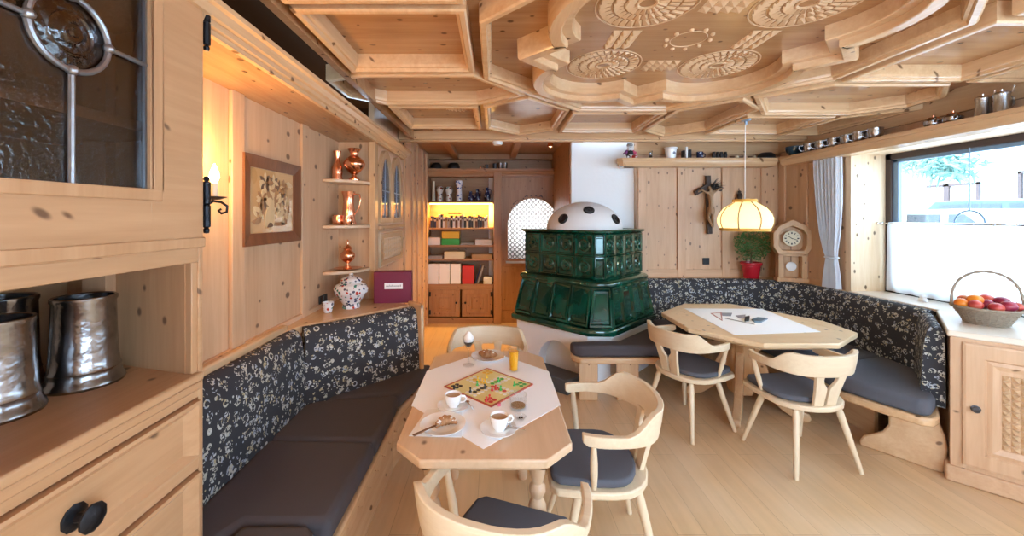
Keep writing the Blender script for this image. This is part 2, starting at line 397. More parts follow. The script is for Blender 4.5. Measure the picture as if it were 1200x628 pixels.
def vase_mat(name, base, cols, scale=30):
    m, N, L, P = nm(name); tc = N.new('ShaderNodeTexCoord'); v = N.new('ShaderNodeTexVoronoi'); v.inputs['Scale'].default_value = scale; L.new(tc.outputs['Object'], v.inputs['Vector'])
    q = N.new('ShaderNodeSeparateColor'); L.new(v.outputs['Color'], q.inputs[0])
    r = N.new('ShaderNodeValToRGB'); r.color_ramp.interpolation = 'CONSTANT'; e = r.color_ramp.elements
    e[0].position = 0; e[0].color = base; e[1].position = .5; e[1].color = cols[0]
    for i, c in enumerate(cols[1:]): x = e.new(.5+.5*(i+1)/len(cols)); x.color = c
    L.new(q.outputs[0], r.inputs[0])
    mx = N.new('ShaderNodeMix'); mx.data_type = 'RGBA'; L.new(mth(N, L, 'LESS_THAN', v.outputs['Distance'], .52), mx.inputs['Factor']); mx.inputs['A'].default_value = base; L.new(r.outputs[0], mx.inputs['B'])
    L.new(mx.outputs['Result'], P.inputs['Base Color']); P.inputs['Roughness'].default_value = .12; P.inputs['Coat Weight'].default_value = .5
    return m
M['imari'] = vase_mat('painted_porcelain', (.70, .70, .72, 1), [(.03, .05, .15, 1), (.45, .06, .04, 1), (.10, .10, .14, 1), (.05, .2, .16, 1)], 48)
M['delft'] = vase_mat('blue_white_porcelain', (.7, .72, .78, 1), [(.03, .06, .3, 1), (.2, .3, .55, 1)], 30)
M['famille'] = vase_mat('green_white_porcelain', (.62, .62, .55, 1), [(.05, .16, .09, 1), (.3, .08, .05, 1), (.08, .09, .12, 1)], 30)
M['bluedark'] = vase_mat('dark_blue_glaze', (.012, .02, .07, 1), [(.35, .4, .5, 1), (.02, .03, .10, 1)], 40)
M['intarsia'] = vase_mat('inlaid_wood_picture', (.50, .31, .15, 1), [(.45, .27, .12, 1), (.58, .38, .2, 1)], 7)

# ================================================================ THE SETTING
LX, NX, RX, WX = -1.35, -1.03, 3.42, 3.76      # left wall, cornice plane, right wall, window plane
BY, AY = 4.72, 6.42                              # back wall, far wall of the bookcase recess
CZ = 2.60                                        # ceiling boards
Y0 = -1.0                                        # the room goes on behind the camera
struct('floor', MB().box(-2.2, 3.5, Y0, AY+.05, -.06, 0), M['floor'])

# ---- left wall: knotty boards with cover battens
b = MB().box(LX-.08, LX, 1.36, 3.40, 0, 2.31)
wl_ = struct('wall_left', b, M['pine_z'])
for y in (2.036, 2.76): struct('wall_batten', MB().box(LX, LX+.022, y-.05, y+.05, .9, 2.30), M['pine_z'], wl_, bevel=.004)
struct('wall_rail', MB().box(LX, LX+.02, 1.36, 3.39, .86, .985), M['pine_y'], wl_, bevel=.004)
# recess back wall beside the corner shelves
b = MB().box(LX, NX+.0, 3.385, 3.45, 0, 2.31)
wr_ = struct('wall_recess', b, M['pine_z'])
struct('wall_batten', MB().box(NX-.05, NX+.004, 3.36, 3.45, 0, 2.30), M['mould_z'], wr_, bevel=.004)
# wall running on towards the bookcase
b = MB().box(NX-.08, NX-.03, 3.45, AY, 0, 2.75)
wa_ = struct('wall_passage', b, M['pine_z'])
for y in (4.60, 5.05, 5.35, 5.72, 6.05): struct('wall_batten', MB().box(NX-.03, NX-.005, y-.06, y+.06, 0, 2.62), M['pine_z'], wa_, bevel=.004)
# boards over the recess and the cornice in front of them
struct('ceiling_recess', MB().box(LX-.05, NX-.0005, .2, 3.40, 2.30, 2.33), M['ceil_y'])
cor = [(0, 2.30), (-.022, 2.30), (-.026, 2.318), (-.04, 2.322), (-.046, 2.34), (-.06, 2.345), (-.075, 2.37), (-.092, 2.375), (-.092, 2.395), (.02, 2.395), (.02, 2.33)]
struct('trim_1', MB().sweep([(NX, .2), (NX, 4.40), (NX-.10, 4.50)], cor), M['mould_y'], smooth=30)
# ceiling void behind the cornice; its shade is painted into the near-black colour
struct('ceiling_gap', MB().box(-1.6, -.88, -.1, 4.55, 2.90, 2.93).box(-1.62, -1.6, -.1, 4.55, 2.33, 2.93).box(-1.62, -1.05, 4.50, 4.55, 2.33, 2.93).box(-1.62, -.88, -.1, -.06, 2.33, 2.93), plain('painted_gap_shade', (.028, .013, .006, 1), .95, spec=0.05))
# ---- back wall with the crucifix
XL, XR = 1.70, RX
b = MB().box(XL, RX+.1, BY, BY+.08, 0, 2.75)
wb_ = struct('wall_back', b, M['pine_z'])
for px in (752, 798, 850, 896):
    x = xat(px, BY); struct('wall_batten', MB().box(x-.05, x+.05, BY-.022, BY, .9, 2.30), M['pine_z'], wb_, bevel=.004)
struct('wall_rail', MB().box(XL, RX, BY-.018, BY, .90, 1.03), M['pine_x'], wb_, bevel=.004)
struct('wall_rail', MB().box(XL, RX, BY-.03, BY, 2.40, 2.62), M['mould_x'], wb_, bevel=.004)
# ---- white chimney breast
struct('wall_chimney', MB().box(.93, 1.78, 4.80, 5.35, 0, 2.75), M['plaster'], bevel=.01)
# ---- bookcase recess: side, far wall, ceiling
struct('wall_jamb', MB().box(.92, 1.0, 4.84, AY, 0, 2.75), M['alcove_z'])
struct('wall_far', MB().box(-1.2, 1.05, AY, AY+.05, 0, 2.75), M['alcove_x'])
cp = struct('ceiling_passage', MB().box(-1.2, 1.0, 4.1, AY+.05, 2.66, 2.70), M['alcove_x'])
for x in (-.62, .29): struct('ceiling_beam', MB().box(x-.045, x+.045, 4.15, AY, 2.585, 2.66), M['alcove_y'], cp, bevel=.008)
struct('ceiling_beam', MB().box(-1.1, 1.0, 6.25, AY, 2.58, 2.66), M['alcove_x'], cp, bevel=.008)
# ---- right wall with the deep window opening
WY0, WY1, SILL, HEAD = .35, 3.76, .945, 2.25
b = MB()
b.box(RX, RX+.09, WY1+.004, BY+.05, 0, 2.75); b.box(RX, RX+.09, Y0, WY0-.004, 0, 2.75)
b.box(RX, RX+.09, WY0, WY1, 0, SILL-.03); b.box(RX, RX+.09, WY0, WY1, HEAD+.004, 2.75)
wg_ = struct('wall_right', b, M['pine_z'])
for y in (4.66, 4.33, 3.98): struct('wall_batten', MB().box(RX-.022, RX, y-.05, y+.05, .9, 2.30), M['pine_z'], wg_, bevel=.004)
struct('wall_rail', MB().box(RX-.018, RX, 3.9, BY, .90, 1.0), M['pine_y'], wg_, bevel=.004)
struct('wall_rail', MB().box(RX-.03, RX, Y0, BY, 2.42, 2.62), M['mould_y'], wg_, bevel=.004)
b = MB(); b.box(RX-.01, WX+.08, WY1, WY1+.06, SILL-.05, HEAD+.1); b.box(RX-.01, WX+.08, WY0-.06, WY0, SILL-.05, HEAD+.1)
b.box(RX-.01, WX+.08, WY0, WY1, HEAD, HEAD+.05)
struct('trim_2', b, wood('reveal_pine', (.80, .62, .42, 1), (.66, .45, .26, 1), 'z'))
struct('trim_3', MB().box(RX-.02, WX+.06, WY0-.04, WY1+.02, SILL-.05, SILL), plain('pale_sill', (.74, .66, .56, 1), .35), bevel=.008)
b = MB()
for (y0, y1, z0, z1) in ((WY1-.055, WY1, SILL, HEAD), (WY0, WY0+.055, SILL, HEAD), (WY0, WY1, HEAD-.055, HEAD), (WY0, WY1, SILL, SILL+.05), (2.20, 2.26, SILL, HEAD)):
    b.box(WX-.02, WX+.05, y0, y1, z0, z1)
win = struct('window_1', b, M['darkframe'], bevel=.005)
b = MB()
for (y0, y1, z0, z1) in ((WY1-.10, WY1-.055, SILL+.05, HEAD-.055), (2.26, 2.29, SILL+.05, HEAD-.055), (2.26, WY1-.055, HEAD-.085, HEAD-.055), (2.26, WY1-.055, SILL+.05, SILL+.085)):
    b.box(WX, WX+.04, y0, y1, z0, z1)
struct('window_sash', b, M['bluestop'], win, bevel=.004)
struct('window_pane', MB().box(WX+.015, WX+.021, WY0+.03, WY1-.03, SILL+.03, HEAD-.03), M['pane'], win)

# unseen wall added behind the camera, its opening sized to admit sky fill
struct('added_unseen_wall', MB().box(-2.2, .5, Y0-.08, Y0, 0, 2.75).box(.5, RX, Y0-.08, Y0, 0, .80).box(.5, RX, Y0-.08, Y0, 2.30, 2.75), M['pine_z'])
# ================================================================ CEILING
OX, OY = 1.03, 2.09
ce = MB()
ce.box(-.90, RX+.05, Y0, BY+.02, CZ, CZ+.04); ce.box(-.92, -.88, Y0, 4.4, 2.50, 2.95)
ceil = struct('ceiling', ce, M['ceil_x'])
def shrink(poly, d):
    n = len(poly); out = []
    for i in range(n):
        p = Vector(poly[i]); a = (p-Vector(poly[i-1])).normalized(); c = (Vector(poly[(i+1) % n])-p).normalized()
        m = Vector((-a.y-c.y, a.x+c.x)); m.normalize(); k = d/max(.3, m.dot(Vector((-a.y, a.x)))); out.append((p.x+m.x*k, p.y+m.y*k))
    return out
def ccw(p):
    a = sum(p[i][0]*p[(i+1) % len(p)][1]-p[(i+1) % len(p)][0]*p[i][1] for i in range(len(p)))
    return p if a > 0 else p[::-1]
# stepped coffer frame seen from below: outer lip low, inner step higher
COF = [(0, CZ+.01), (0, 2.512), (.008, 2.505), (.030, 2.505), (.034, 2.512), (.036, 2.522), (.048, 2.526), (.052, 2.54), (.054, CZ+.01)]
def coffer(poly, mat='mould_x'):
    poly = ccw(poly)
    f = MB().sweep(poly, COF, closed=True)
    struct('ceiling_coffer_frame', f, M[mat], ceil)
panels = [
 [(-.85, 1.62), (-.12, 1.62), (-.12, 2.33), (-.85, 2.33)],
 [(-.85, .80), (-.12, .80), (-.12, 1.58), (-.85, 1.58)],
 [(-1.06, 2.46), (-.83, 2.37), (-.13, 2.37), (.22, 2.76), (-.12, 3.00), (-.83, 3.00), (-1.06, 2.80)],
 [(-.83, 3.06), (-.13, 3.06), (-.13, 3.80), (-.83, 3.80)],
 [(-.09, 3.06), (.24, 2.80), (.60, 3.16), (.60, 3.88), (.25, 4.12), (-.09, 3.80)],
 [(.64, 3.24), (1.42, 3.24), (1.42, 3.98), (.64, 3.98)],
 [(1.46, 3.16), (1.80, 2.84), (2.11, 3.10), (2.11, 3.88), (1.78, 4.18), (1.46, 3.90)],
 [(2.16, 3.36), (2.92, 3.36), (2.92, 4.05), (2.16, 4.05)],
 [(1.86, 2.82), (2.20, 2.54), (2.95, 2.54), (3.22, 2.80), (3.22, 3.05), (2.95, 3.30), (2.24, 3.30)],
 [(2.20, 1.72), (2.95, 1.72), (2.95, 2.49), (2.20, 2.49)],
 [(2.20, .85), (2.95, .85), (2.95, 1.67), (2.20, 1.67)],
 [(3.0, 1.0), (3.38, 1.0), (3.38, 2.50), (3.0, 2.50)],
 [(2.97, 3.38), (3.38, 3.10), (3.38, 4.10), (2.97, 4.10)],
]
for i, p in enumerate(panels): coffer(p, 'mould_y' if i in (0, 1, 9, 10, 11) else 'mould_x')
# octagon round the carved field
oc = [(OX+sx*a, OY+sy*c) for sx, sy, a, c in ((-1, -1, .36, 1.1), (1, -1, .36, 1.1), (1, -1, 1.1, .36), (1, 1, 1.1, .36), (1, 1, .36, 1.1), (-1, 1, .36, 1.1), (-1, 1, 1.1, .36), (-1, -1, 1.1, .36))]
coffer(oc)
# long border beam and the beam over the passage
struct('ceiling_beam', MB().box(-1.05, RX, 4.26, 4.38, 2.50, CZ).box(-1.05, RX, 4.30, 4.36, 2.485, 2.51), M['mould_x'], ceil, bevel=.006)
struct('ceiling_beam', MB().box(-1.05, 1.0, 4.38, 4.46, 2.50, 2.72), M['mould_x'], ceil, bevel=.006)
# radial beams from the lobed field to the octagon corners
for sx, sy in ((1, 1), (-1, 1), (1, -1), (-1, -1)):
    d = Vector((sx, sy)).normalized(); n = Vector((-d.y, d.x))
    p0 = Vector((OX, OY))+d*.90; p1 = Vector((OX, OY))+d*(1.24 if sx > 0 else 1.05)
    q = [p0+n*.05, p0-n*.05, p1-n*.05, p1+n*.05]
    struct('ceiling_beam', MB().prism(ccw([(v.x, v.y) for v in q]), 2.52, CZ), M['mould_y'], ceil, bevel=.006)
# lobed, stepped moulding round the four rosettes
def lobed(R=.325, c=.355, tip=.75):
    pts = []
    # pointed corners between the lobes: a square standing on its tip; where its edge meets the arc:
    u = math.sqrt((R*R-2*((2*c-tip)/2)**2)/2); mx_ = tip/2-u; my_ = tip-mx_
    en = math.atan2(my_-c, mx_-c); st = PI/2-en
    for q in range(4):
        rot = lambda x, y, k=q: [(x, y), (-y, x), (-x, -y), (y, -x)][k]
        pts.append(rot(tip, 0.0))
        for i in range(19):
            t = st+(en-st)*i/18; pts.append(rot(c+R*math.cos(t), c+R*math.sin(t)))
    return [(OX+x, OY+y) for x, y in pts]
lob = ccw(lobed())
def outw(prof): return [(-o, z) for o, z in prof]
struct('ceiling_lobed_moulding', MB().sweep(lob, outw([(0, CZ+.01), (0, 2.53), (.005, 2.525), (.05, 2.525), (.05, CZ+.01)]), closed=True), M['mould_x'], ceil, smooth=30)
struct('ceiling_lobed_moulding', MB().sweep(lob, outw([(.05, CZ+.01), (.05, 2.492), (.056, 2.488), (.105, 2.488), (.112, 2.50), (.115, CZ+.01)]), closed=True), M['mould_y'], ceil, smooth=30)
# chip-carved rosettes, lattices and the ring of drops
def wedge(mb, a0, a1, r0, r1, h, cx, cy, skew=0.0):
    def p(a, r, z): return Vector((cx+r*math.cos(a), cy+r*math.sin(a), z))
    zb = CZ-.0005
    v = [mb.v(p(a0, r0, zb)), mb.v(p(a1, r0, zb)), mb.v(p(a1+skew, r1, zb)), mb.v(p(a0+skew, r1, zb))]
    t = mb.v(p(a0+(a1-a0)*.15+skew, r1-.006, zb-h)); u = mb.v(p((a0+a1)/2, r0+.004, zb-h*.35))
    mb._f([v[0], v[1], u]); mb._f([v[1], v[2], t, u]); mb._f([v[2], v[3], t]); mb._f([v[3], v[0], u, t])
def rosette(cx, cy):
    mb = MB()
    for n, r0, r1, h, sk in ((20, .050, .094, .010, .06), (26, .102, .146, .010, .0), (32, .156, .210, .011, -.03)):
        for k in range(n):
            a = 2*PI*k/n; wedge(mb, a, a+2*PI/n*.80, r0, r1, h, cx, cy, sk)
    mb.tube([(cx+.225*math.cos(2*PI*k/40), cy+.225*math.sin(2*PI*k/40), CZ) for k in range(40)], .004, 5, False, True)
    mb.tube([(cx+.042*math.cos(2*PI*k/24), cy+.042*math.sin(2*PI*k/24), CZ) for k in range(24)], .008, 6, False, True)
    struct('ceiling_carved_rosette', mb, M['carve'], ceil)
for sx in (-1, 1):
    for sy in (-1, 1): rosette(OX+sx*.355, OY+sy*.355)
def lattice(cx, cy, ang):
    mb = MB(); s = .05
    for i in range(4):
        for j in range(3):
            x, y = (i-1.5)*s, (j-1)*s; R = Matrix.Rotation(ang, 2)
            def P(dx, dy, z): q = R @ Vector((x+dx, y+dy)); return Vector((cx+q.x, cy+q.y, z))
            h = s*.46; v = [mb.v(P(a, c, CZ-.0005)) for a, c in ((-h, -h), (h, -h), (h, h), (-h, h))]; t = mb.v(P(h*.5, h*.5, CZ-.016))
            for k in range(4): mb._f([v[k], v[(k+1) % 4], t])
    struct('ceiling_carved_lattice', mb, M['carve'], ceil)
lattice(OX-.355, OY, PI/2); lattice(OX+.355, OY, PI/2); lattice(OX, OY+.355, 0); lattice(OX, OY-.355, 0)
mb = MB()
for k in range(10):
    a = 2*PI*k/10; mb.sphere((OX+.115*math.cos(a), OY+.115*math.sin(a), CZ-.004), .012, 8, 6, (1, 1, .8))
mb.tube([(OX+.09*math.cos(2*PI*k/32), OY+.09*math.sin(2*PI*k/32), CZ) for k in range(32)], .003, 5, False, True)
struct('ceiling_carved_ring', mb, M['carve'], ceil)
def fan(cx, cy, sgn=1):
    mb = MB()
    for n, r0, r1 in ((8, .03, .075), (12, .085, .14)):
        for k in range(n): wedge(mb, PI*k/n+(0 if sgn > 0 else PI), PI*(k+.86)/n+(0 if sgn > 0 else PI), r0, r1, .014, cx, cy)
    struct('ceiling_carved_fan', mb, M['carve'], ceil)
fan(-.30, 3.34); fan(2.50, 3.62)
tag(obj('smoke_detector', MB().lathe([(.0, .0), (.055, .0), (.055, -.02), (.045, -.035), (.0, -.036)], 24, T(.03, 4.33, 2.486)), M['white'], smooth=40), 'small round white smoke detector under the beam before the bookcase', 'smoke detector')

# ================================================================ OUTSIDE THE WINDOW
struct('ground_outside', MB().box(3.9, 30, -12, 40, .10, .14), M['tarmac'])
fx = 13.5
hs = thing('house_facade', 'pale rendered house across the street seen through the window', 'house', (fx, 9, .14))
obj('facade_wall', MB().box(fx, fx+.4, -6, 26, .14, 7), M['facade'], hs)
for (y0, y1, z0, z1) in ((10.9, 12.5, 1.5, 2.65), (8.4, 10.1, 1.5, 2.85)):
    w = MB()
    for a in ((y0, y0+.07, z0, z1), (y1-.07, y1, z0, z1), (y0, y1, z1-.07, z1), (y0, y1, z0, z0+.07), ((y0+y1)/2-.07, (y0+y1)/2+.07, z0, z1)): w.box(fx-.06, fx+.02, *a)
    f = obj('facade_window', w, plain('brown_window_frame', (.07, .045, .042, 1), .7), hs)
    obj('window_pane', MB().box(fx-.02, fx-.005, y0+.1, y1-.1, z0+.1, z1-.1), M['grey'], f)
# neighbouring wall at the left of the view
tag(obj('garden_pillar', MB().box(6.55, 7.2, 6.55, 6.95, .14, 4.2).box(6.5, 7.25, 6.5, 7.0, 4.2, 4.35), plain('pale_stone_pillar', (.62, .55, .50, 1), .9), bevel=.02), 'pale stone house corner beside the left window jamb outdoors', 'wall pillar')
def car(name, label, mat, loc, rz, L=4.3, H=1.45):
    t = thing(name, label, 'car', loc, rz, None)
    w = .86
    prof = [(-L/2, .35), (-L/2, .78), (-L/2+.25, .92), (-L/2+.95, .98), (-L/2+1.75, H), (L/2-1.15, H), (L/2-.35, .98), (L/2-.03, .90), (L/2, .40)]
    R = T(*loc, rz)
    mb = MB(); rings = []
    for y, k, zs in ((-w, .93, 1), (-w*.96, 1, 1), (w*.96, 1, 1), (w, .93, 1)):
        rings.append([R @ Vector((x, y*(1 if z < .95 else .84), z*(1 if z < 1 else 1))) for x, z in prof])
    mb.loft(rings, True, True); obj('car_body', mb, mat, t, bevel=.04)
    for s in (-1, 1):
        y = s*w*.855
        for x0, x1, x2, x3 in ((-L/2+1.25, -.15, -.15, -L/2+1.85), (-.03, L/2-.95, L/2-1.25, -.03)):
            g = MB(); q = [R @ Vector((a, y*(1.03 if z < 1.1 else .985), z)) for a, z in ((x0, 1.02), (x1, 1.02), (x2, H-.08), (x3, H-.08))]
            q2 = [R @ Vector((a, y*.9, z)) for a, z in ((x0, 1.02), (x1, 1.02), (x2, H-.08), (x3, H-.08))]
            g.loft([q, q2], True, True); obj('side_window', g, M['carglass'], t)
    for x in (-L/2+.8, L/2-.75):
        for s in (-1, 1):
            obj('wheel', MB().lathe([(.0, -.1), (.2, -.1), (.31, -.07), (.31, .07), (.2, .1), (0, .1)], 20, R @ T(x, s*w*.93, .31, 0, PI/2)), M['tyre'], t, smooth=40)
    return t
car('parked_car', 'dark blue car parked behind the silver car outside window', M['carblue'], (10.3, 7.5, .14), PI/2+.06, 4.4, 1.86)
car('parked_car', 'silver car parked nearest the window in the street', M['carsilver'], (7.6, 6.1, .14), PI/2, 4.4, 1.64)
# evergreen bough hanging into the view
t = thing('evergreen_bough', 'blue-green evergreen bough hanging above the parked cars outside', 'branch', (6.1, 5.0, 2.4))
mb = MB(); rb = random.Random(5)
mb.tube([(6.4, 5.95, 2.75), (6.3, 5.7, 2.62), (6.2, 5.4, 2.54), (6.1, 5.15, 2.48)], [.035, .03, .02, .01], 6)
obj('branch', mb, M['brown'], t)
mb = MB()
for i in range(420):
    k = rb.random(); c = Vector((6.4-.3*k+rb.gauss(0, .13), 5.95-.80*k+rb.gauss(0, .1), 2.68-.24*k+rb.gauss(-.12, .085)))
    d = Vector((rb.gauss(0, 1), rb.gauss(0, 1), rb.gauss(-.7, .6))).normalized()*rb.uniform(.10, .2)
    mb.tube([c, c+d*.5, c+d], [.012, .02, .003], 4)
o = obj('needles', mb, M['needle'], t); o['kind'] = 'stuff'

# ---- wall shelves above the panelling (boards with a moulded front)
SZ = 2.33
shp = [(.0, SZ), (.0, SZ-.028), (.012, SZ-.032), (.03, SZ-.07), (.05, SZ-.085), (.20, SZ-.085), (.20, SZ)]
def shelf_prof(d): return [(0, SZ), (0, SZ-.03), (.012, SZ-.034), (.014, SZ-.05), (.03, SZ-.075), (.045, SZ-.09), (d, SZ-.09), (d, SZ)]
t = thing('wall_shelf', 'long moulded pine wall shelf above the crucifix and the window', 'shelf', (2.4, 4.6, SZ-.09))
obj('shelf_board', MB().sweep([(1.50, 4.74), (1.50, 4.55), (1.56, 4.47), (3.20, 4.47), (3.20, 1.2)], [(o, z) for o, z in shelf_prof(.22)]) if False else
    MB().sweep([(1.46, 4.72), (1.40, 4.52), (1.45, 4.46), (3.22, 4.46)], [(o, z) for o, z in shelf_prof(.20)]).prism([(1.55, 4.6), (3.42, 4.6), (3.42, 4.72), (1.5, 4.72)], SZ-.03, SZ-.001), M['mould_x'], t, smooth=30)
obj('shelf_board', MB().sweep([(3.22, 4.46), (3.22, 1.2)], [(o, z) for o, z in shelf_prof(.20)]).box(3.40, 3.42, 1.2, 4.5, SZ-.06, SZ-.001), M['mould_y'], t, smooth=30)

# ================================================================ LEFT DRESSER (glazed door, open niche with mugs, drawers)
DX = -1.0; DY0, DY1 = .42, 1.345; DB = -1.60
t = thing('dresser', 'tall pine dresser with leaded glass door and drawers at left', 'cabinet', (-1.3, .9, 0))
def frame_face(mb, x0, x1, y0, y1, z0, z1): mb.box(x0, x1, y0, y1, z0, z1)
NZ0, NZ1 = 1.13, 1.50
mb = MB()
mb.box(DX-.03, DX, 1.325, DY1, 0, 2.55)                       # right stile
mb.box(DX-.03, DX, DY0, 1.325, NZ1, 1.552)                      # rail over the niche
mb.box(DX-.03, DX, DY0, 1.325, .0, .10)
mb.box(DX-.03, DX, DY0, 1.325, .805, .845); mb.box(DX-.03, DX, DY0, 1.325, 1.045, 1.075)
mb.box(DX-.03, DX, DY0, 1.325, 2.46, 2.55)
obj('face_frame', mb, M['cab_y'], t, bevel=.003)
mb = MB(); mb.prism([(DX-.031, 1.345), (DB, 1.50), (DB, 1.47), (DX-.031, 1.305)], 0, 2.55)
obj('side_panel', mb, M['cab_z'], t)
obj('niche_post', MB().prism([(DX-.005, 1.30), (DX-.085, 1.322), (DX-.085, 1.335), (DX-.005, 1.335)], NZ0, NZ1), M['cab_z'], t, bevel=.003)
obj('back_panel', MB().box(DB-.02, DB, DY0, 1.5, 0, 2.55), M['cab_z'], t)
obj('side_panel', MB().box(DB, DX, DY0-.03, DY0, 0, 2.55), M['cab_z'], t)
mb = MB(); mb.prism([(DX+.012, DY0), (DX+.012, 1.335), (DX-.02, 1.335), (DB, 1.48), (DB, DY0)], NZ0-.03, NZ0)
mb.prism([(DX+.004, DY0), (DX+.004, 1.335), (DX-.02, 1.335), (DX-.02, DY0)], NZ0-.06, NZ0-.03)
obj('niche_shelf', mb, M['cab_y'], t, bevel=.006)
obj('niche_top', MB().prism([(DX-.03, DY0), (DX-.03, 1.33), (DB, 1.48), (DB, DY0)], NZ1+.01, NZ1+.035), M['cab_y'], t)
obj('inner_shelf', MB().prism([(DX-.09, DY0), (DX-.09, 1.32), (DB, 1.46), (DB, DY0)], 1.915, 1.945), M['cab_y'], t)
# glazed door
mb = MB(); GZ0, GY1 = 1.728, 1.122
mb.box(DX-.005, DX+.02, GY1, 1.322, 1.552, 2.45); mb.box(DX-.005, DX+.02, .44, GY1, 1.552, GZ0-.001); mb.box(DX-.005, DX+.02, .44, .60, GZ0, 2.45); mb.box(DX-.005, DX+.02, .60, GY1, 2.36, 2.45)
door = obj('glass_door', mb, M['cab_y'], t, bevel=.006)
# moulded edge running round the pane and along the bottom rail
mb = MB()
for (y0, y1, z0, z1) in ((GY1, GY1+.03, GZ0, 2.36), (.6, GY1+.03, GZ0-.03, GZ0), (.6, GY1, 2.36, 2.39)):
    mb.box(DX+.02, DX+.028, y0, y1, z0, z1)
mb.box(DX+.02, DX+.026, .44, 1.322, 1.552, 1.585)
obj('glazing_bead', mb, M['cab_z'], door, bevel=.003)
obj('glass_pane', MB().box(DX-.008, DX-.004, .60, GY1, GZ0, 2.36), M['hammered'], door)
RYc, RZc, RR = .925, 2.085, .088
mb = MB()
mb.tube([(DX+.002, RYc+RR*math.cos(2*PI*k/36), RZc+RR*math.sin(2*PI*k/36)) for k in range(36)], .0075, 8, False, True)
mb.tube([(DX+.002, RYc, RZc-RR), (DX+.002, RYc, GZ0)], .007, 8); mb.tube([(DX+.002, RYc, RZc+RR), (DX+.002, RYc, 2.36)], .007, 8)
mb.tube([(DX+.002, RYc+RR, RZc), (DX+.002, GY1, RZc)], .0065, 8); mb.tube([(DX+.002, RYc-RR, RZc), (DX+.002, .60, RZc)], .0065, 8)
mb.box(DX-.003, DX+.006, GY1-.006, GY1, GZ0, 2.36)
for p in ((RYc, RZc-RR), (RYc+RR, RZc), (RYc-RR, RZc), (RYc, RZc+RR)): mb.sphere((DX+.004, p[0], p[1]), .013, 8, 6)
obj('lead_came', mb, M['lead'], door, smooth=40)
mb = MB().lathe([(RR, -.004), (RR, .0), (.055, .003), (.05, .007), (.046, .003), (.025, .006), (.02, .012), (.012, .012), (.008, .018), (0, .018)], 32, T(DX-.003, RYc, RZc, 0, 0, PI/2))
obj('bullseye_roundel', mb, M['bullseye'], door, smooth=50)
for z0, z1 in ((1.615, 1.775), (2.24, 2.40)):
    mb = MB().lathe([(.0, z0-.02), (.008, z0-.018), (.010, z0-.006), (.006, z0), (.0125, z0+.004), (.0125, (z0+z1)/2-.004), (.009, (z0+z1)/2), (.0125, (z0+z1)/2+.004), (.0125, z1-.004), (.006, z1), (.010, z1+.006), (.007, z1+.016), (0, z1+.018)], 12, T(DX+.010, 1.347))
    mb.box(DX+.018, DX+.0235, 1.30, 1.345, z0+.01, z1-.01) if False else None
    obj('hinge', mb, M['iron'], door, smooth=40)
# drawers
for z0, z1, kz in ((.845, 1.045, .936), (.13, .805, .60)):
    mb = MB(); x = DX
    ring = lambda y0, y1, a, b_, xx: [Vector((xx, y0, a)), Vector((xx, y1, a)), Vector((xx, y1, b_)), Vector((xx, y0, b_))]
    y0, y1 = DY0+.02, 1.318
    mb.loft([ring(y0, y1, z0+.006, z1-.006, x-.02), ring(y0, y1, z0+.006, z1-.006, x+.014), ring(y0+.012, y1-.012, z0+.016, z1-.016, x+.016), ring(y0+.040, y1-.055, z0+.036, z1-.036, x-.004), ring(y0+.045, y1-.060, z0+.04, z1-.04, x-.004)], True, True)
    d = obj('drawer' if z0 > .5 else 'lower_door', mb, M['cab_y'], t)
    mb = MB().lathe([(0, -.002), (.030, -.002), (.032, .003), (.026, .006), (.012, .010), (.010, .028), (.022, .034), (.032, .042), (.033, .048), (.02, .056), (.0, .058)], 10, T(x+(-.003), .935, kz, 0, 0, PI/2))
    obj('knob', mb, M['iron'], d, smooth=35)

# pewter mugs in the niche
def mug(name, label, x, y, rb_, rt, z0, z1, hang):
    tt = thing(name, label, 'mug', (x, y, z0), 0, 'pewter mugs in the dresser niche')
    h = z1-z0
    prof = [(0, 0), (rb_*1.06, 0), (rb_*1.09, .008), (rb_*1.05, .018), (rb_*.99, .026), (rb_*.95, .045), (rb_*.97, .050), (rb_*.93, .058), (rb_*.90, h*.3), (rt*1.03, h*.6), (rt, h*.93), (rt*1.05, h*.955), (rt*1.05, h*.99), (rt*1.0, h), (rt*.93, h*.99), (rt*.92, h*.5), (rb_*.8, h*.06), (0, h*.05)]
    obj('body', MB().lathe([(r, z+z0) for r, z in prof], 36, T(x, y)), M['pewter'], tt, smooth=35)
    a = hang; d = Vector((math.cos(a), math.sin(a), 0)); c = Vector((x, y, 0))
    pts = [c+d*(rt*.95)+Vector((0, 0, z0+h*.86)), c+d*(rt+.04)+Vector((0, 0, z0+h*.88)), c+d*(rt+.065)+Vector((0, 0, z0+h*.7)), c+d*(rt+.055)+Vector((0, 0, z0+h*.45)), c+d*(rb_*.9)+Vector((0, 0, z0+h*.28))]
    obj('handle', MB().tube(pts, .010, 8), M['pewter'], tt, smooth=40)
mug('pewter_mug', 'large pewter mug at the right in the dresser niche', -1.29, 1.235, .088, .073, NZ0, 1.405, 2.4)
mug('pewter_mug', 'large pewter mug cut by the left edge, nearest the niche front', -1.315, 1.03, .088, .073, NZ0, 1.385, 2.45)
mug('pewter_mug', 'pewter mug standing behind the other two in the dresser niche', -1.500, 1.195, .085, .073, NZ0, 1.41, 2.45)

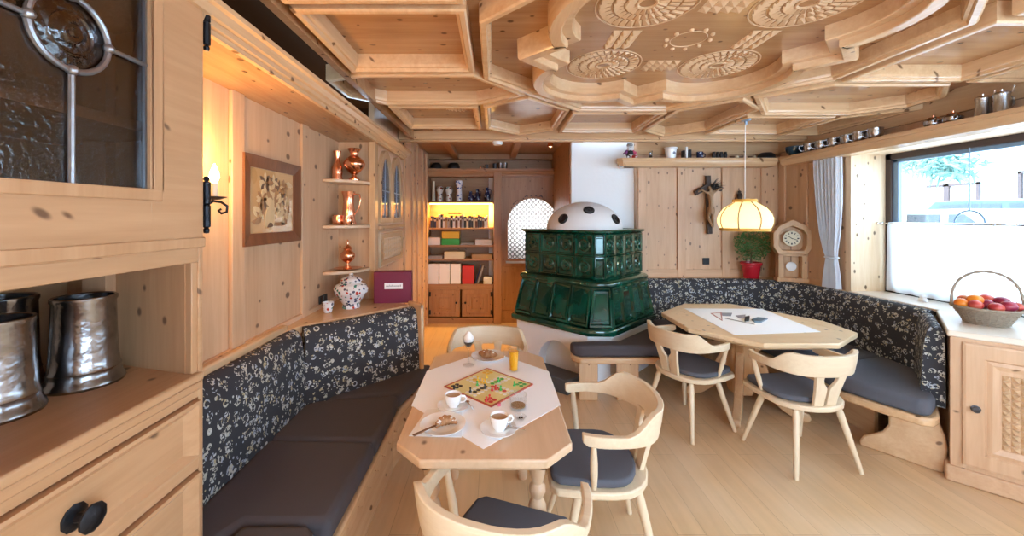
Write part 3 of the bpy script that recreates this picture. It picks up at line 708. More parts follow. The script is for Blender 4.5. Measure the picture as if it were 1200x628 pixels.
# ================================================================ LEFT CORNER BENCH
t = thing('corner_bench', 'left corner bench with folk motif back and charcoal seat cushions', 'bench', (-1.0, 2.0, 0))
front = [(-.62, 1.22), (-.62, 2.62), (-.50, 3.13)]
poly = [(-1.33, 1.45), (-1.03, 1.36), (-.975, 1.33), (-.975, 1.06), (-.62, 1.06), (-.62, 2.60), (-.50, 3.13), (-.58, 3.16), (-1.22, 2.56), (-1.33, 2.4)]
obj('seat_board', MB().prism(poly, .335, .385), M['mould_y'], t, bevel=.012)
mb = MB(); mb.box(-.70, -.67, 1.10, 2.60, 0, .335)
mb.prism([(-.70, 2.58), (-.67, 2.58), (-.56, 3.10), (-.59, 3.11)], 0, .335)
obj('base_panel', mb, M['mould_y'], t)
# carved apron under the seat edge
mb = MB()
for i in range(11):
    y = 1.16+i*.13; z0 = .30
    pts = [(0, .335), (0, .325), (.02, .30), (.05, .285), (.065, .27), (.08, .285), (.11, .30), (.13, .325), (.13, .335)]
    A = [Vector((-.648, y+a, z)) for a, z in pts]; B = [Vector((-.63, y+a, z)) for a, z in pts]
    mb.loft([A, B], True, True)
obj('apron', mb, M['mould_y'], t)
def cushion(name, poly, z0, z1, mat, par, bev=.03):
    return obj(name, MB().prism(ccw(poly), z0, z1), mat, par, bevel=bev, seg=4)
cushion('seat_cushion', [(-1.19, 1.42), (-1.03, 1.37), (-.96, 1.50), (-.635, 1.50), (-.625, 2.045), (-1.19, 2.06)], .385, .49, M['charcoal'], t)
cushion('seat_cushion', [(-1.19, 2.065), (-.625, 2.05), (-.63, 2.575), (-1.13, 2.50), (-1.19, 2.44)], .385, .49, M['charcoal'], t)
cushion('seat_cushion', [(-1.12, 2.51), (-.63, 2.585), (-.50, 3.12), (-.585, 3.11)], .385, .49, M['charcoal'], t)
cushion('seat_cushion', [(-.972, 1.06), (-.625, 1.06), (-.615, 1.40), (-.70, 1.488), (-.955, 1.488), (-.972, 1.36)], .385, .495, M['charcoal'], t)
# backrest: front face path, wall side to its left
BK = [(0.0, .40), (-.005, .50), (.0, .62), (.012, .78), (.03, .90), (.05, .938), (.075, .95), (.10, .95), (.125, .935), (.13, .40)]
def rev(p): return [(-o, z) for o, z in p]
mb = MB().sweep([(-1.185, 1.45), (-1.185, 1.65), (-1.175, 2.05), (-1.18, 2.455)], BK); obj('backrest', mb, M['motif'], t, smooth=60)
mb = MB().sweep([(-1.178, 2.447), (-1.10, 2.505), (-.83, 2.775), (-.585, 3.025)], BK); obj('backrest', mb, M['motif'], t, smooth=60)
# end panel, ledge and top rail
q = Vector((.707, .707)); n = Vector((-.707, .707)); e = Vector((-.585, 3.025))
pa = [e-n*.03+q*.0, e+n*.16, e+n*.16+q*.03, e-n*.03+q*.03]
obj('end_panel', MB().prism([(v.x, v.y) for v in pa], 0, .985), M['mould_z'], t, bevel=.01)
led = [(-1.33, 1.46), (-1.29, 1.46), (-1.29, 2.36), (-1.245, 2.54), (-.68, 3.12), (-.70, 3.15), (-1.02, 3.38), (-1.345, 3.38)]
obj('back_ledge', MB().prism(ccw(led), .90, .955), M['mould_y'], t, bevel=.006)
obj('top_rail', MB().box(-1.33, -1.285, 1.46, 2.44, .93, .985), M['mould_y'], t, bevel=.01)

# ================================================================ LEFT WALL CUPBOARD WITH ARCHED GLASS DOORS
t = thing('wall_cupboard', 'shallow wall cupboard with two arched glass doors and carved panel', 'cabinet', (NX, 3.95, 0))
obj('carcass', MB().box(NX-.10, NX-.02, 3.45, 4.36, 1.16, 2.32), M['pine_z'], t)
def arch_ring(y0, y1, z0, zs, w, n=12):
    """outline of a round-headed opening: outer then inner"""
    yc = (y0+y1)/2; R = (y1-y0)/2
    out = [(y0, z0)]+[(yc+R*math.cos(PI-PI*k/n), zs+R*math.sin(PI-PI*k/n)*1.5) for k in range(n+1)]+[(y1, z0)]
    r = R-w
    inn = [(y0+w, z0+w)]+[(yc+r*math.cos(PI-PI*k/n), zs+r*math.sin(PI-PI*k/n)*1.5) for k in range(n+1)]+[(y1-w, z0+w)]
    return out, inn
def yzloft(mb, out, inn, x0, x1):
    n = len(out)
    O0 = [Vector((x0, y, z)) for y, z in out]; O1 = [Vector((x1, y, z)) for y, z in out]; I0 = [Vector((x0, y, z)) for y, z in inn]; I1 = [Vector((x1, y, z)) for y, z in inn]
    mb.loft([O0, O1, I1, I0], True, False, True)
for y0, y1 in ((3.50, 3.90), (3.92, 4.32)):
    o_, i_ = arch_ring(y0, y1, 1.60, 1.98, .05)
    mb = MB(); yzloft(mb, o_, i_, NX-.02, NX+.012)
    d = obj('arched_door', mb, M['mould_z'], t, smooth=40)
    g = MB(); g.loft([[Vector((NX-.012, y, z)) for y, z in i_], [Vector((NX-.006, y, z)) for y, z in i_]], True, True)
    obj('glass_pane', g, thin_glass('cupboard_glass', (.55, .62, .72, 1), .12, .03, dens=.25, body=(.2, .26, .36, 1)), d)
    c = MB(); c.tube([(NX-.004, (y0+y1)/2, 1.63), (NX-.004, (y0+y1)/2, 2.2)], .006, 6); c.tube([(NX-.004, y0+.06, 1.9), (NX-.004, y1-.06, 1.9)], .005, 6)
    obj('lead_came', c, M['lead'], d)
mb = MB().box(NX-.02, NX+.008, 3.50, 4.32, 1.20, 1.52)
pn = obj('carved_panel', mb, M['table_y'], t, bevel=.006)
mb = MB()
for (a, b_, c, d_) in ((3.52, 4.30, 1.46, 1.505), (3.52, 4.30, 1.215, 1.26), (3.52, 3.58, 1.26, 1.46), (4.24, 4.30, 1.26, 1.46)): mb.box(NX+.008, NX+.02, a, b_, c, d_)
obj('panel_frame', mb, M['mould_y'], pn, bevel=.004)
mb = MB()
for i in range(9):
    for j in range(3):
        y = 3.63+i*.072; z = 1.30+j*.062
        mb.lathe([(.0, 0), (.026, 0), (.018, .008), (.0, .010)], 8, T(NX+.008, y, z, 0, 0, PI/2))
obj('chip_carving', mb, M['carve'], pn)
obj('cupboard_sill', MB().box(NX-.02, NX+.03, 3.46, 4.36, 1.545, 1.575), M['mould_y'], t, bevel=.005)

# ================================================================ BOOKCASE in the recess
t = thing('bookcase', 'built-in honey pine bookcase with two cupboard doors in the recess', 'bookcase', (-.5, 6.3, 0))
KX0, KX1, KF, KB = -1.045, .0, 6.10, AY-.012
SH = {'vase': zat(236, 6.15), 'book': zat(267, 6.15), 'game': zat(287, 6.15), 'mag': zat(303, 6.15), 'file': zat(332.5, 6.15)}
obj('side_panel', MB().box(KX0-.03, KX0, KF, KB, 0, 2.36), M['alcove_z'], t)
obj('side_panel', MB().box(KX1-.02, KX1+.10, KF-.02, KB, 0, 2.36), M['alcove_z'], t, bevel=.006)
obj('header_shelf', MB().sweep([(KX0-.03, KF-.04), (.93, KF-.04)], [(0, 2.41), (0, 2.375), (.015, 2.37), (.03, 2.33), (.05, 2.32), (.05, 2.29), (.30, 2.29), (.30, 2.41)]), M['alcove_x'], t, smooth=30)
for k, z in SH.items(): obj('shelf', MB().box(KX0, KX1-.02, KF+.01, KB, z-.028, z), M['alcove_x'], t, bevel=.003)
obj('base', MB().box(KX0, KX1-.02, KF+.005, KB, 0, .09).box(KX0, KX1-.02, KF+.012, KF+.03, .53, SH['file']-.028), M['alcove_x'], t, bevel=.004)
for x0, x1, kx in ((KX0+.02, -.545, -.60), (-.515, KX1-.04, -.46)):
    mb = MB().box(x0, x1, KF+.002, KF+.022, .11, .53)
    d = obj('cupboard_door', mb, M['alcove_z'], t, bevel=.005)
    xc, zc = (x0+x1)/2, .32
    R4 = lambda hw, hh, y: [Vector((xc-hw, y, zc-hh)), Vector((xc+hw, y, zc-hh)), Vector((xc+hw, y, zc+hh)), Vector((xc-hw, y, zc+hh))]
    mb = MB().loft([R4(.17, .15, KF+.004), R4(.165, .145, KF-.008), R4(.10, .10, KF-.008), R4(.09, .09, KF+.001), R4(.07, .07, KF-.006)], True, True)
    obj('raised_panel', mb, M['alcove_z'], d)
    obj('knob', MB().lathe([(0, 0), (.008, 0), (.008, .012), (.018, .02), (.014, .03), (0, .032)], 12, T(kx, KF+.002, .33, 0, PI/2)), M['iron'], d, smooth=40)
    for z in (.18, .46): obj('hinge', MB().box(*( (x0, x0+.03) if x0 < -.6 else (x1-.03, x1)), KF-.004, KF+.004, z-.035, z+.035), M['iron'], d)
obj('light_strip', MB().box(KX0+.02, KX1-.04, KF+.05, KF+.07, SH['vase']-.045, SH['vase']-.029), M['ledstrip'], t)
la = bpy.data.lights.new('shelf_light', 'AREA'); la.shape = 'RECTANGLE'; la.size = .95; la.size_y = .02; la.energy = 24; la.color = (1, .55, .12)
lo = bpy.data.objects.new('shelf_light', la); COL.objects.link(lo); lo.location = (-.53, KF+.06, SH['vase']-.047); lo.rotation_euler = (math.radians(18), 0, 0)

# ---- the door beside it with its arched lattice window
D1 = 6.16
dx0, dx1 = .085, .93
da, db = xat(595, D1), xat(654, D1)
dr = struct('door_1', MB().box(dx0, dx1, D1, D1+.03, 0, .93).box(dx0, da-.03, D1, D1+.03, .93, 2.30).box(da-.03, dx1, D1, D1+.03, 2.08, 2.30), M['alcove_z'])
yc = (da+db)/2; R = (db-da)/2; zs = zat(262, D1)
n = 18; o_ = [(da-.035, .97)]+[(yc+(R+.035)*math.cos(PI-PI*k/n), zs+(R+.035)*math.sin(PI-PI*k/n)) for k in range(n+1)]+[(db+.035, .97)]
i_ = [(da, 1.0)]+[(yc+R*math.cos(PI-PI*k/n), zs+R*math.sin(PI-PI*k/n)) for k in range(n+1)]+[(db, 1.0)]
mb = MB(); f = lambda pts, y: [Vector((x, y, z)) for x, z in pts]
mb.loft([f(o_, D1+.02), f(o_, D1-.02), f(i_, D1-.02), f(i_, D1+.02)], True, False, True)
struct('door_arch_frame', mb, M['alcove_z'], dr, smooth=40)
# spandrels fill between the arch and the door boards
sp = MB()
for s in (-1, 1):
    pts = [(yc, 2.09)]+[(yc+s*(R+.03)*math.cos(PI/2-PI/2*k/10), zs+(R+.03)*math.sin(PI/2-PI/2*k/10)) for k in range(11)]+[(yc+s*(R+.03), .9), (yc+s*(R+.08), .9), (yc+s*(R+.08), 2.09)]
    sp.loft([f(pts, D1+.002), f(pts, D1+.028)], True, True)
struct('door_spandrel', sp, M['alcove_z'], dr)
lt = MB()
k = 0; st = .074
zz = 1.0
while zz < zs+R:
    hw = R if zz < zs else math.sqrt(max(.0, R*R-(zz-zs)**2))
    zz += st*.5; k += 1
    x = yc-R+(st*.5 if k % 2 else 0)
    while x < yc+R:
        if abs(x-yc) < hw-.015:
            lt.tube([(x+.030*math.cos(2*PI*j/6+PI/6), D1, zz+.030*math.sin(2*PI*j/6+PI/6)) for j in range(6)], .0055, 4, False, True)
        x += st
struct('door_lattice', lt, M['darkmetal'], dr)
struct('door_pane', MB().loft([f(i_, D1+.012), f(i_, D1+.016)], True, True), translucent('frosted_pane', (.8, .82, .84, 1), (.95, .97, 1, 1), .75), dr)
# bright corridor behind the pane: its lamp
struct('wall_corridor', MB().box(-.1, 1.1, 6.36, 6.40, .6, 2.4), M['plaster'])
pl = bpy.data.lights.new('corridor_lamp', 'AREA'); pl.size = .7; pl.energy = 7; pl.color = (1, .97, .92)
po = bpy.data.objects.new('corridor_lamp', pl); COL.objects.link(po); po.location = (yc, 6.34, 1.6); po.rotation_euler = (PI/2, 0, 0)
mb = MB().box(dx0, dx1, D1-.012, D1, .2, .28).box(dx0, dx1, D1-.012, D1, .80, .88).box(dx0, dx0+.08, D1-.012, D1, .28, .8).box(dx1-.08, dx1, D1-.012, D1, .28, .8)
struct('door_panel_frame', mb, M['alcove_z'], dr, bevel=.006)

# small ceiling lamp of the passage
t = thing('ceiling_spot', 'small copper ceiling spot in the passage before the bookcase', 'lamp', (.72, 5.1, 2.66))
obj('spot_body', MB().lathe([(.0, 0), (.05, 0), (.05, -.02), (.03, -.03), (.045, -.09), (.04, -.092), (.0, -.06)], 20, T(.72, 5.1, 2.66)), M['copper'], t, smooth=40)
obj('bulb', MB().sphere((.72, 5.1, 2.585), .018), M['bulb'], t)
s_ = bpy.data.lights.new('passage_light', 'SPOT'); s_.energy = 120; s_.color = (1, .60, .22); s_.spot_size = math.radians(75); s_.spot_blend = .6; s_.shadow_soft_size = .04
so = bpy.data.objects.new('passage_light', s_); COL.objects.link(so); so.location = (.70, 5.1, 2.55); so.rotation_euler = (0, math.radians(27), 0)

# ================================================================ TILED STOVE
t = thing('tiled_stove', 'green tiled stove with white dome and white masonry base', 'stove', (1.0, 4.3, 0))
E0, P1, P2, E1 = (.224, 4.365), (.885, 3.715), (1.105, 3.705), (1.735, 4.33)      # foot of the lower tier
e0, p1, p2, e1 = (.33, 4.56), (.965, 3.875), (1.135, 3.875), (1.71, 4.47)          # its head
u0, q1, q2, u1 = (.36, 4.585), (1.0, 3.95), (1.10, 3.95), (1.69, 4.54)              # upper tier
Z0, Z1, Z2, Z3 = .55, .99, 1.03, 1.50
back = [(1.60, 4.80), (.60, 4.80)]
def outline(a, b, c, d, g=0.0):
    pts = [a, b, c, d]+back; pts = ccw(pts); return shrink(pts, -g) if g else pts
core = MB().loft([[Vector((x, y, Z0)) for x, y in outline(E0, P1, P2, E1)], [Vector((x, y, Z1)) for x, y in outline(e0, p1, p2, e1)]], True, True)
obj('lower_tier', core, M['glaze'], t)
obj('upper_tier', MB().prism(outline(u0, q1, q2, u1), Z1, Z3), M['glaze'], t)
def trim(name, pts, g, prof): obj(name, MB().sweep(shrink(ccw(pts), -g), [(-o, z) for o, z in prof], closed=True), M['glaze'], t, smooth=50)
trim('base_moulding', outline(E0, P1, P2, E1), 0, [(-.02, Z0-.02), (.022, Z0-.02), (.030, Z0-.005), (.030, Z0+.03), (.018, Z0+.045), (.0, Z0+.05), (-.02, Z0+.05)])
trim('waist_moulding', outline(e0, p1, p2, e1), 0, [(-.05, Z1-.04), (.006, Z1-.04), (.022, Z1-.025), (.028, Z1), (.018, Z1+.015), (.0, Z1+.03), (-.05, Z1+.04)])
trim('cornice', outline(u0, q1, q2, u1), 0, [(-.05, Z3-.03), (.004, Z3-.03), (.012, Z3-.012), (.030, Z3-.004), (.034, Z3+.012), (.022, Z3+.022), (-.05, Z3+.022)])
obj('stove_top', MB().prism(outline(u0, q1, q2, u1), Z3-.005, Z3+.018), M['glaze'], t)
def tile(A, B, C_, D, n, knob):
    """A,B bottom, C,D top (Vectors); n = outward normal"""
    mb = MB(); cen = (A+B+C_+D)/4
    def ring(k, h): return [cen+(p-cen)*k+n*h for p in (A, B, C_, D)]
    if knob:
        mb.loft([ring(.985, -.005), ring(.985, .010), ring(.95, .018), ring(.86, .020), ring(.80, .004), ring(.60, .000)], True, True)
        w = (B-A).length; Mx = along(cen+n*.0, n)
        mb.lathe([(.30*w, -.002), (.30*w, .004), (.24*w, .012), (.19*w, .006), (.10*w, .006), (.07*w, .022), (.0, .026)], 16, Mx)
    else:
        mb.loft([ring(.99, -.005), ring(.985, .014), ring(.95, .026), ring(.86, .028), ring(.80, .012), ring(.76, .002), ring(.70, .002), ring(.62, .012)], True, True)
    return obj('tile', mb, M['glaze'], t, smooth=28)
def face(a, b, zb, a2, b2, zt, cols, rows, knob):
    A, B = Vector((*a, zb)), Vector((*b, zb)); C_, D = Vector((*b2, zt)), Vector((*a2, zt))
    n = (B-A).cross(D-A).normalized()
    if n.y > 0: n = -n
    L = lambda s, v: (A.lerp(B, s)).lerp(D.lerp(C_, s), v)
    for i in range(cols):
        for j in range(rows):
            tile(L(i/cols, j/rows), L((i+1)/cols, j/rows), L((i+1)/cols, (j+1)/rows), L(i/cols, (j+1)/rows), n, knob)
face(E0, P1, Z0+.045, e0, p1, Z1-.03, 4, 1, False)
face(P1, P2, Z0+.045, p1, p2, Z1-.03, 1, 1, False)
face(P2, E1, Z0+.045, p2, e1, Z1-.03, 4, 1, False)
face(u0, q1, Z2, u0, q1, Z3-.02, 4, 2, True)
face(q1, q2, Z2, q1, q2, Z3-.02, 1, 2, False)
face(q2, u1, Z2, q2, u1, Z3-.02, 4, 2, True)
# dome
DCx, DCy, DR, DH = 1.02, 4.50, .425, .315
dz = lambda r: Z3+.015+DH*math.sqrt(max(0, 1-(r/DR)**2.3))
prof = [(DR, Z3+.0)]+[(DR*math.sin(PI/2*k/14) if False else DR*math.cos(PI/2*k/14), Z3+.015+DH*math.sin(PI/2*k/14)**.95) for k in range(15)]
obj('dome', MB().lathe(prof, 48, T(DCx, DCy, 0, 0)), M['plaster'], t, smooth=60)
for px, py in ((660, 256.5), (690, 246.5), (721, 257)):
    # where the sight line meets the dome: bored soot vents with an iron collar
    best = None
    for i in range(400):
        d = 3.9+i*.003; x = xat(px, d); z = zat(py, d); r = math.hypot(x-DCx, d-DCy)
        if r < DR:
            s = (r/DR)**2
            if z <= Z3+.015+DH*math.sqrt(max(0, 1-s)): best = Vector((x, d, z)); break
    if best is None: continue
    nn = Vector(((best.x-DCx)/DR**2, (best.y-DCy)/DR**2, (best.z-Z3-.015)/DH**2)).normalized()
    Mx = along(best, nn)
    v = obj('vent', MB().lathe([(.0, -.02), (.058, -.02), (.060, .008), (.052, .016), (.045, .012), (.040, .008), (.0, .008)], 20, Mx), M['black'], t, smooth=40)
    obj('vent_knob', MB().lathe([(.0, .006), (.016, .006), (.014, .016), (.0, .020)], 12, Mx), M['darkmetal'], v, smooth=40)
# white masonry base with an arched wood niche in its left face
inset = .03
Bp = shrink(outline(E0, P1, P2, E1), inset)
A0 = Vector((E0[0]+.02, E0[1]+.03)); A1 = Vector((P1[0], P1[1]+.04)); du = (A1-A0); LW = du.length; du.normalize(); dn = Vector((du.y, -du.x)); dn = dn if dn.y < 0 else -dn
ac, ar, az = LW*.60, .235, .12      # arch centre along the face, radius, springing height
pts = [(0, 0), (ac-ar, 0), (ac-ar, az)]+[(ac-ar*math.cos(PI*k/14), az+ar*1.15*math.sin(PI*k/14)) for k in range(1, 14)]+[(ac+ar, az), (ac+ar, 0), (LW, 0), (LW, Z0), (0, Z0)]
f3 = lambda dep: [Vector((A0.x+du.x*s-dn.x*dep, A0.y+du.y*s-dn.y*dep, z)) for s, z in pts]
mb = MB().loft([f3(0), f3(.13)], True, True)
mb.prism(ccw([(P1[0], P1[1]+.045), (P2[0], P2[1]+.045), (E1[0]-.03, E1[1]+.03), (1.6, 4.8), (1.0, 4.8), (1.0, 4.25)]), 0, Z0)
mb.prism(ccw([(.45, 4.80), (.33, 4.42), (.55, 4.45), (1.05, 4.25), (1.05, 4.8)]), 0, Z0)
mb.prism(ccw([(A0.x-dn.x*.128, A0.y-dn.y*.128), (A1.x-dn.x*.128, A1.y-dn.y*.128), (1.05, 4.75), (.5, 4.75)]), 0, Z0)
obj('masonry_base', mb, M['plaster'], t, bevel=.006)
# hearth step of dark slate in front of the arch
hs0 = A0+du*(ac-.24); hs1 = A0+du*(ac+.30)
q = [hs0+dn*.012, hs1+dn*.012, hs1+dn*.24, hs0+dn*.24]
tag(obj('hearth_step', MB().prism(ccw([(v.x, v.y) for v in q]), 0.0, .14), M['concrete'], bevel=.01), 'low dark slate step on the floor before the stove arch', 'step')

# ================================================================ STOVE SIDE + WINDOW BENCH
t = thing('window_bench', 'long wraparound bench from the stove to the window cabinet', 'bench', (2.6, 4.2, 0))
sb = [(.70, 3.66), (.70, 3.56), (.76, 3.48), (1.66, 3.48), (2.06, 3.98), (2.40, 4.02), (2.48, 3.90), (2.46, 2.86), (2.56, 2.62), (2.66, 2.45), (2.72, 2.43), (2.80, 2.47), (3.37, 3.02), (3.37, 4.68), (1.80, 4.68), (1.80, 4.33), (1.13, 3.67), (.90, 3.665)]
obj('seat_board', MB().prism(ccw(sb), .345, .40), M['mould_x'], t, bevel=.014)
cz0, cz1 = .40, .505
cushion('seat_cushion', [(.69, 3.64), (.70, 3.55), (.76, 3.50), (1.64, 3.50), (1.95, 3.88), (1.70, 4.20), (1.14, 3.66), (.9, 3.66)], cz0, cz1, M['charcoal'], t)
cushion('seat_cushion', [(1.96, 3.89), (2.06, 4.00), (2.40, 4.04), (2.49, 3.96), (2.90, 4.44), (1.76, 4.44), (1.76, 4.24), (1.67, 4.23)], cz0, cz1, M['charcoal'], t)
cushion('seat_cushion', [(2.50, 3.95), (2.48, 3.06), (3.22, 3.28), (3.22, 4.14), (2.91, 4.43)], cz0, cz1, M['slate_pad'], t)
cushion('seat_cushion', [(2.48, 3.05), (2.475, 2.86), (2.57, 2.64), (2.67, 2.46), (2.73, 2.45), (2.84, 2.53), (3.20, 2.98), (3.22, 3.27)], cz0, cz1, M['slate_pad'], t)
# supports
obj('support_panel', MB().box(.76, .93, 3.54, 3.57, 0, .345), M['mould_z'], t, bevel=.008)
obj('support_panel', MB().box(1.10, 1.30, 3.54, 3.57, .0, .345), M['mould_z'], t, bevel=.008)
def profile_panel(pts, a, b, th):
    """upright shaped board: pts = (s, z) outline along a->b"""
    a = Vector(a); b = Vector(b); d = (b-a).normalized(); n_ = Vector((-d.y, d.x))*th/2
    return MB().loft([[Vector((a.x+d.x*s+n_.x, a.y+d.y*s+n_.y, z)) for s, z in pts], [Vector((a.x+d.x*s-n_.x, a.y+d.y*s-n_.y, z)) for s, z in pts]], True, True)
sw = [(0, .0), (0, .035), (.02, .075), (.07, .11), (.12, .15), (.15, .21), (.15, .28), (.12, .345), (.36, .345), (.385, .31), (.41, .24), (.42, .16), (.41, .07), (.40, 0)]
obj('end_panel', profile_panel(sw, (2.66, 2.86), (2.90, 2.545), .04), M['mould_x'], t, bevel=.01)
obj('end_panel', profile_panel([(0, 0), (0, .10), (.08, .14), (.12, .22), (.10, .345), (.50, .345), (.50, 0)], (2.15, 4.05), (2.55, 4.45), .04), M['mould_x'], t)
mb = MB().box(2.85, 2.88, 2.95, 4.3, 0, .345).box(1.9, 2.9, 4.40, 4.43, 0, .345)
obj('base_panel', mb, M['mould_y'], t)
# backrests, wall on the left hand of the path when walking from the window cabinet towards the stove is negative: use right-hand profile
BK2 = [(0.0, .42), (-.006, .52), (.0, .64), (.012, .80), (.03, .905), (.052, .938), (.08, .95), (.12, .95), (.145, .935), (.15, .42)]
pathA = [(1.74, 4.42), (2.62, 4.42)]
pathB = [(2.63, 4.42), (2.92, 4.40), (3.10, 4.28), (3.195, 4.08), (3.21, 3.80), (3.21, 3.10), (3.19, 2.99)]
pathC = [(3.19, 2.985), (3.05, 2.83), (2.83, 2.60)]
obj('backrest', MB().sweep(pathA, BK2), M['motif'], t, smooth=60)
obj('backrest', MB().sweep(pathB, BK2), M['motif'], t, smooth=60)
BKC = [(0.0, .42), (-.006, .52), (.0, .64), (.006, .80), (.02, .90), (.04, .935), (.06, .942), (.085, .935), (.10, .90), (.105, .42)]
obj('backrest', MB().sweep(pathC, BKC), M['motif'], t, smooth=60)
led = [(1.74, 4.50), (2.95, 4.50), (3.20, 4.36), (3.30, 4.1), (3.31, 3.80), (3.40, 3.80), (3.40, 4.70), (1.74, 4.70)]
obj('back_ledge', MB().prism(ccw(led), .90, .945), M['mould_x'], t, bevel=.006)

# ================================================================ CORNER CABINET UNDER THE WINDOW
O = Vector((2.865, 2.47)); U = Vector((.707, -.707)); V = Vector((.707, .707))
t = thing('window_cabinet', 'pine corner cabinet with carved lattice door beside the bench', 'cabinet', (3.15, 2.45, 0))
LF = .74
tri = [O, O+U*LF, O+V*.74]
ct = lambda g, z0, z1: MB().prism(ccw([(O.x-U.x*g-V.x*g, O.y-U.y*g-V.y*g), (O.x+U.x*LF-V.x*g, O.y+U.y*LF-V.y*g), (3.41, O.y+U.y*LF+.02), (3.41, 3.01), (O.x+V.x*.72-U.x*g, O.y+V.y*.72-U.y*g)]), z0, z1)
obj('carcass', ct(0, 0, .905), M['pine_z'], t)
obj('worktop', ct(.015, .905, .945), plain('pale_worktop', (.76, .66, .54, 1), .3), t, bevel=.008)
obj('plinth', ct(.022, 0, .10), M['pine_x'], t, bevel=.012)
def fr(s, d, z): p = O+U*s-V*d; return Vector((p.x, p.y, z))
def fbox(mb, s0, s1, d0, d1, z0, z1):
    a = [fr(s, d, z) for s, d, z in ((s0, d0, z0), (s1, d0, z0), (s1, d1, z0), (s0, d1, z0))]; b_ = [fr(s, d, z) for s, d, z in ((s0, d0, z1), (s1, d0, z1), (s1, d1, z1), (s0, d1, z1))]
    mb.loft([a, b_], True, True)
S0, S1, DZ0, DZ1 = .05, .68, .125, .880
mb = MB(); fr_r = lambda g, d: [fr(S0+g, d, DZ0+g), fr(S1-g, d, DZ0+g), fr(S1-g, d, DZ1-g), fr(S0+g, d, DZ1-g)]
mb.loft([fr_r(0, -.004), fr_r(0, .014), fr_r(.012, .018), fr_r(.085, .018), fr_r(.095, .006), fr_r(.115, .012), fr_r(.142, .003)], True, True)
d = obj('door', mb, M['pine_z'], t)
mb = MB(); s = .034
i0, i1 = int((S1-S0-.30)/s), int((DZ1-DZ0-.30)/s)
for i in range(i0):
    for j in range(i1):
        cs, cz = S0+.15+(i+.5)*s, DZ0+.15+(j+.5)*s; h = s*.47; sg = 1 if (i+j) % 2 else -1
        c = [fr(cs-h, .004, cz-h), fr(cs+h, .004, cz-h), fr(cs+h, .004, cz+h), fr(cs-h, .004, cz+h)]
        vv = [mb.v(p) for p in c]; tp = [mb.v(fr(cs-sg*h*.4, .022, cz+h*.5)), mb.v(fr(cs+sg*h*.4, .022, cz-h*.5))]
        mb._f([vv[0], vv[1], tp[1]]); mb._f([vv[2], vv[3], tp[0]])
        mb._f([vv[1], vv[2], tp[0], tp[1]]); mb._f([vv[3], vv[0], tp[1], tp[0]])
obj('carved_lattice', mb, M['carve'], d)
kp = fr(S0+.050, .018, .487)
obj('knob', MB().lathe([(0, -.002), (.020, -.002), (.022, .003), (.009, .006), (.008, .016), (.018, .022), (.016, .030), (0, .033)], 14, along(kp, (-V.x, -V.y, 0))), M['darkmetal'], d, smooth=40)

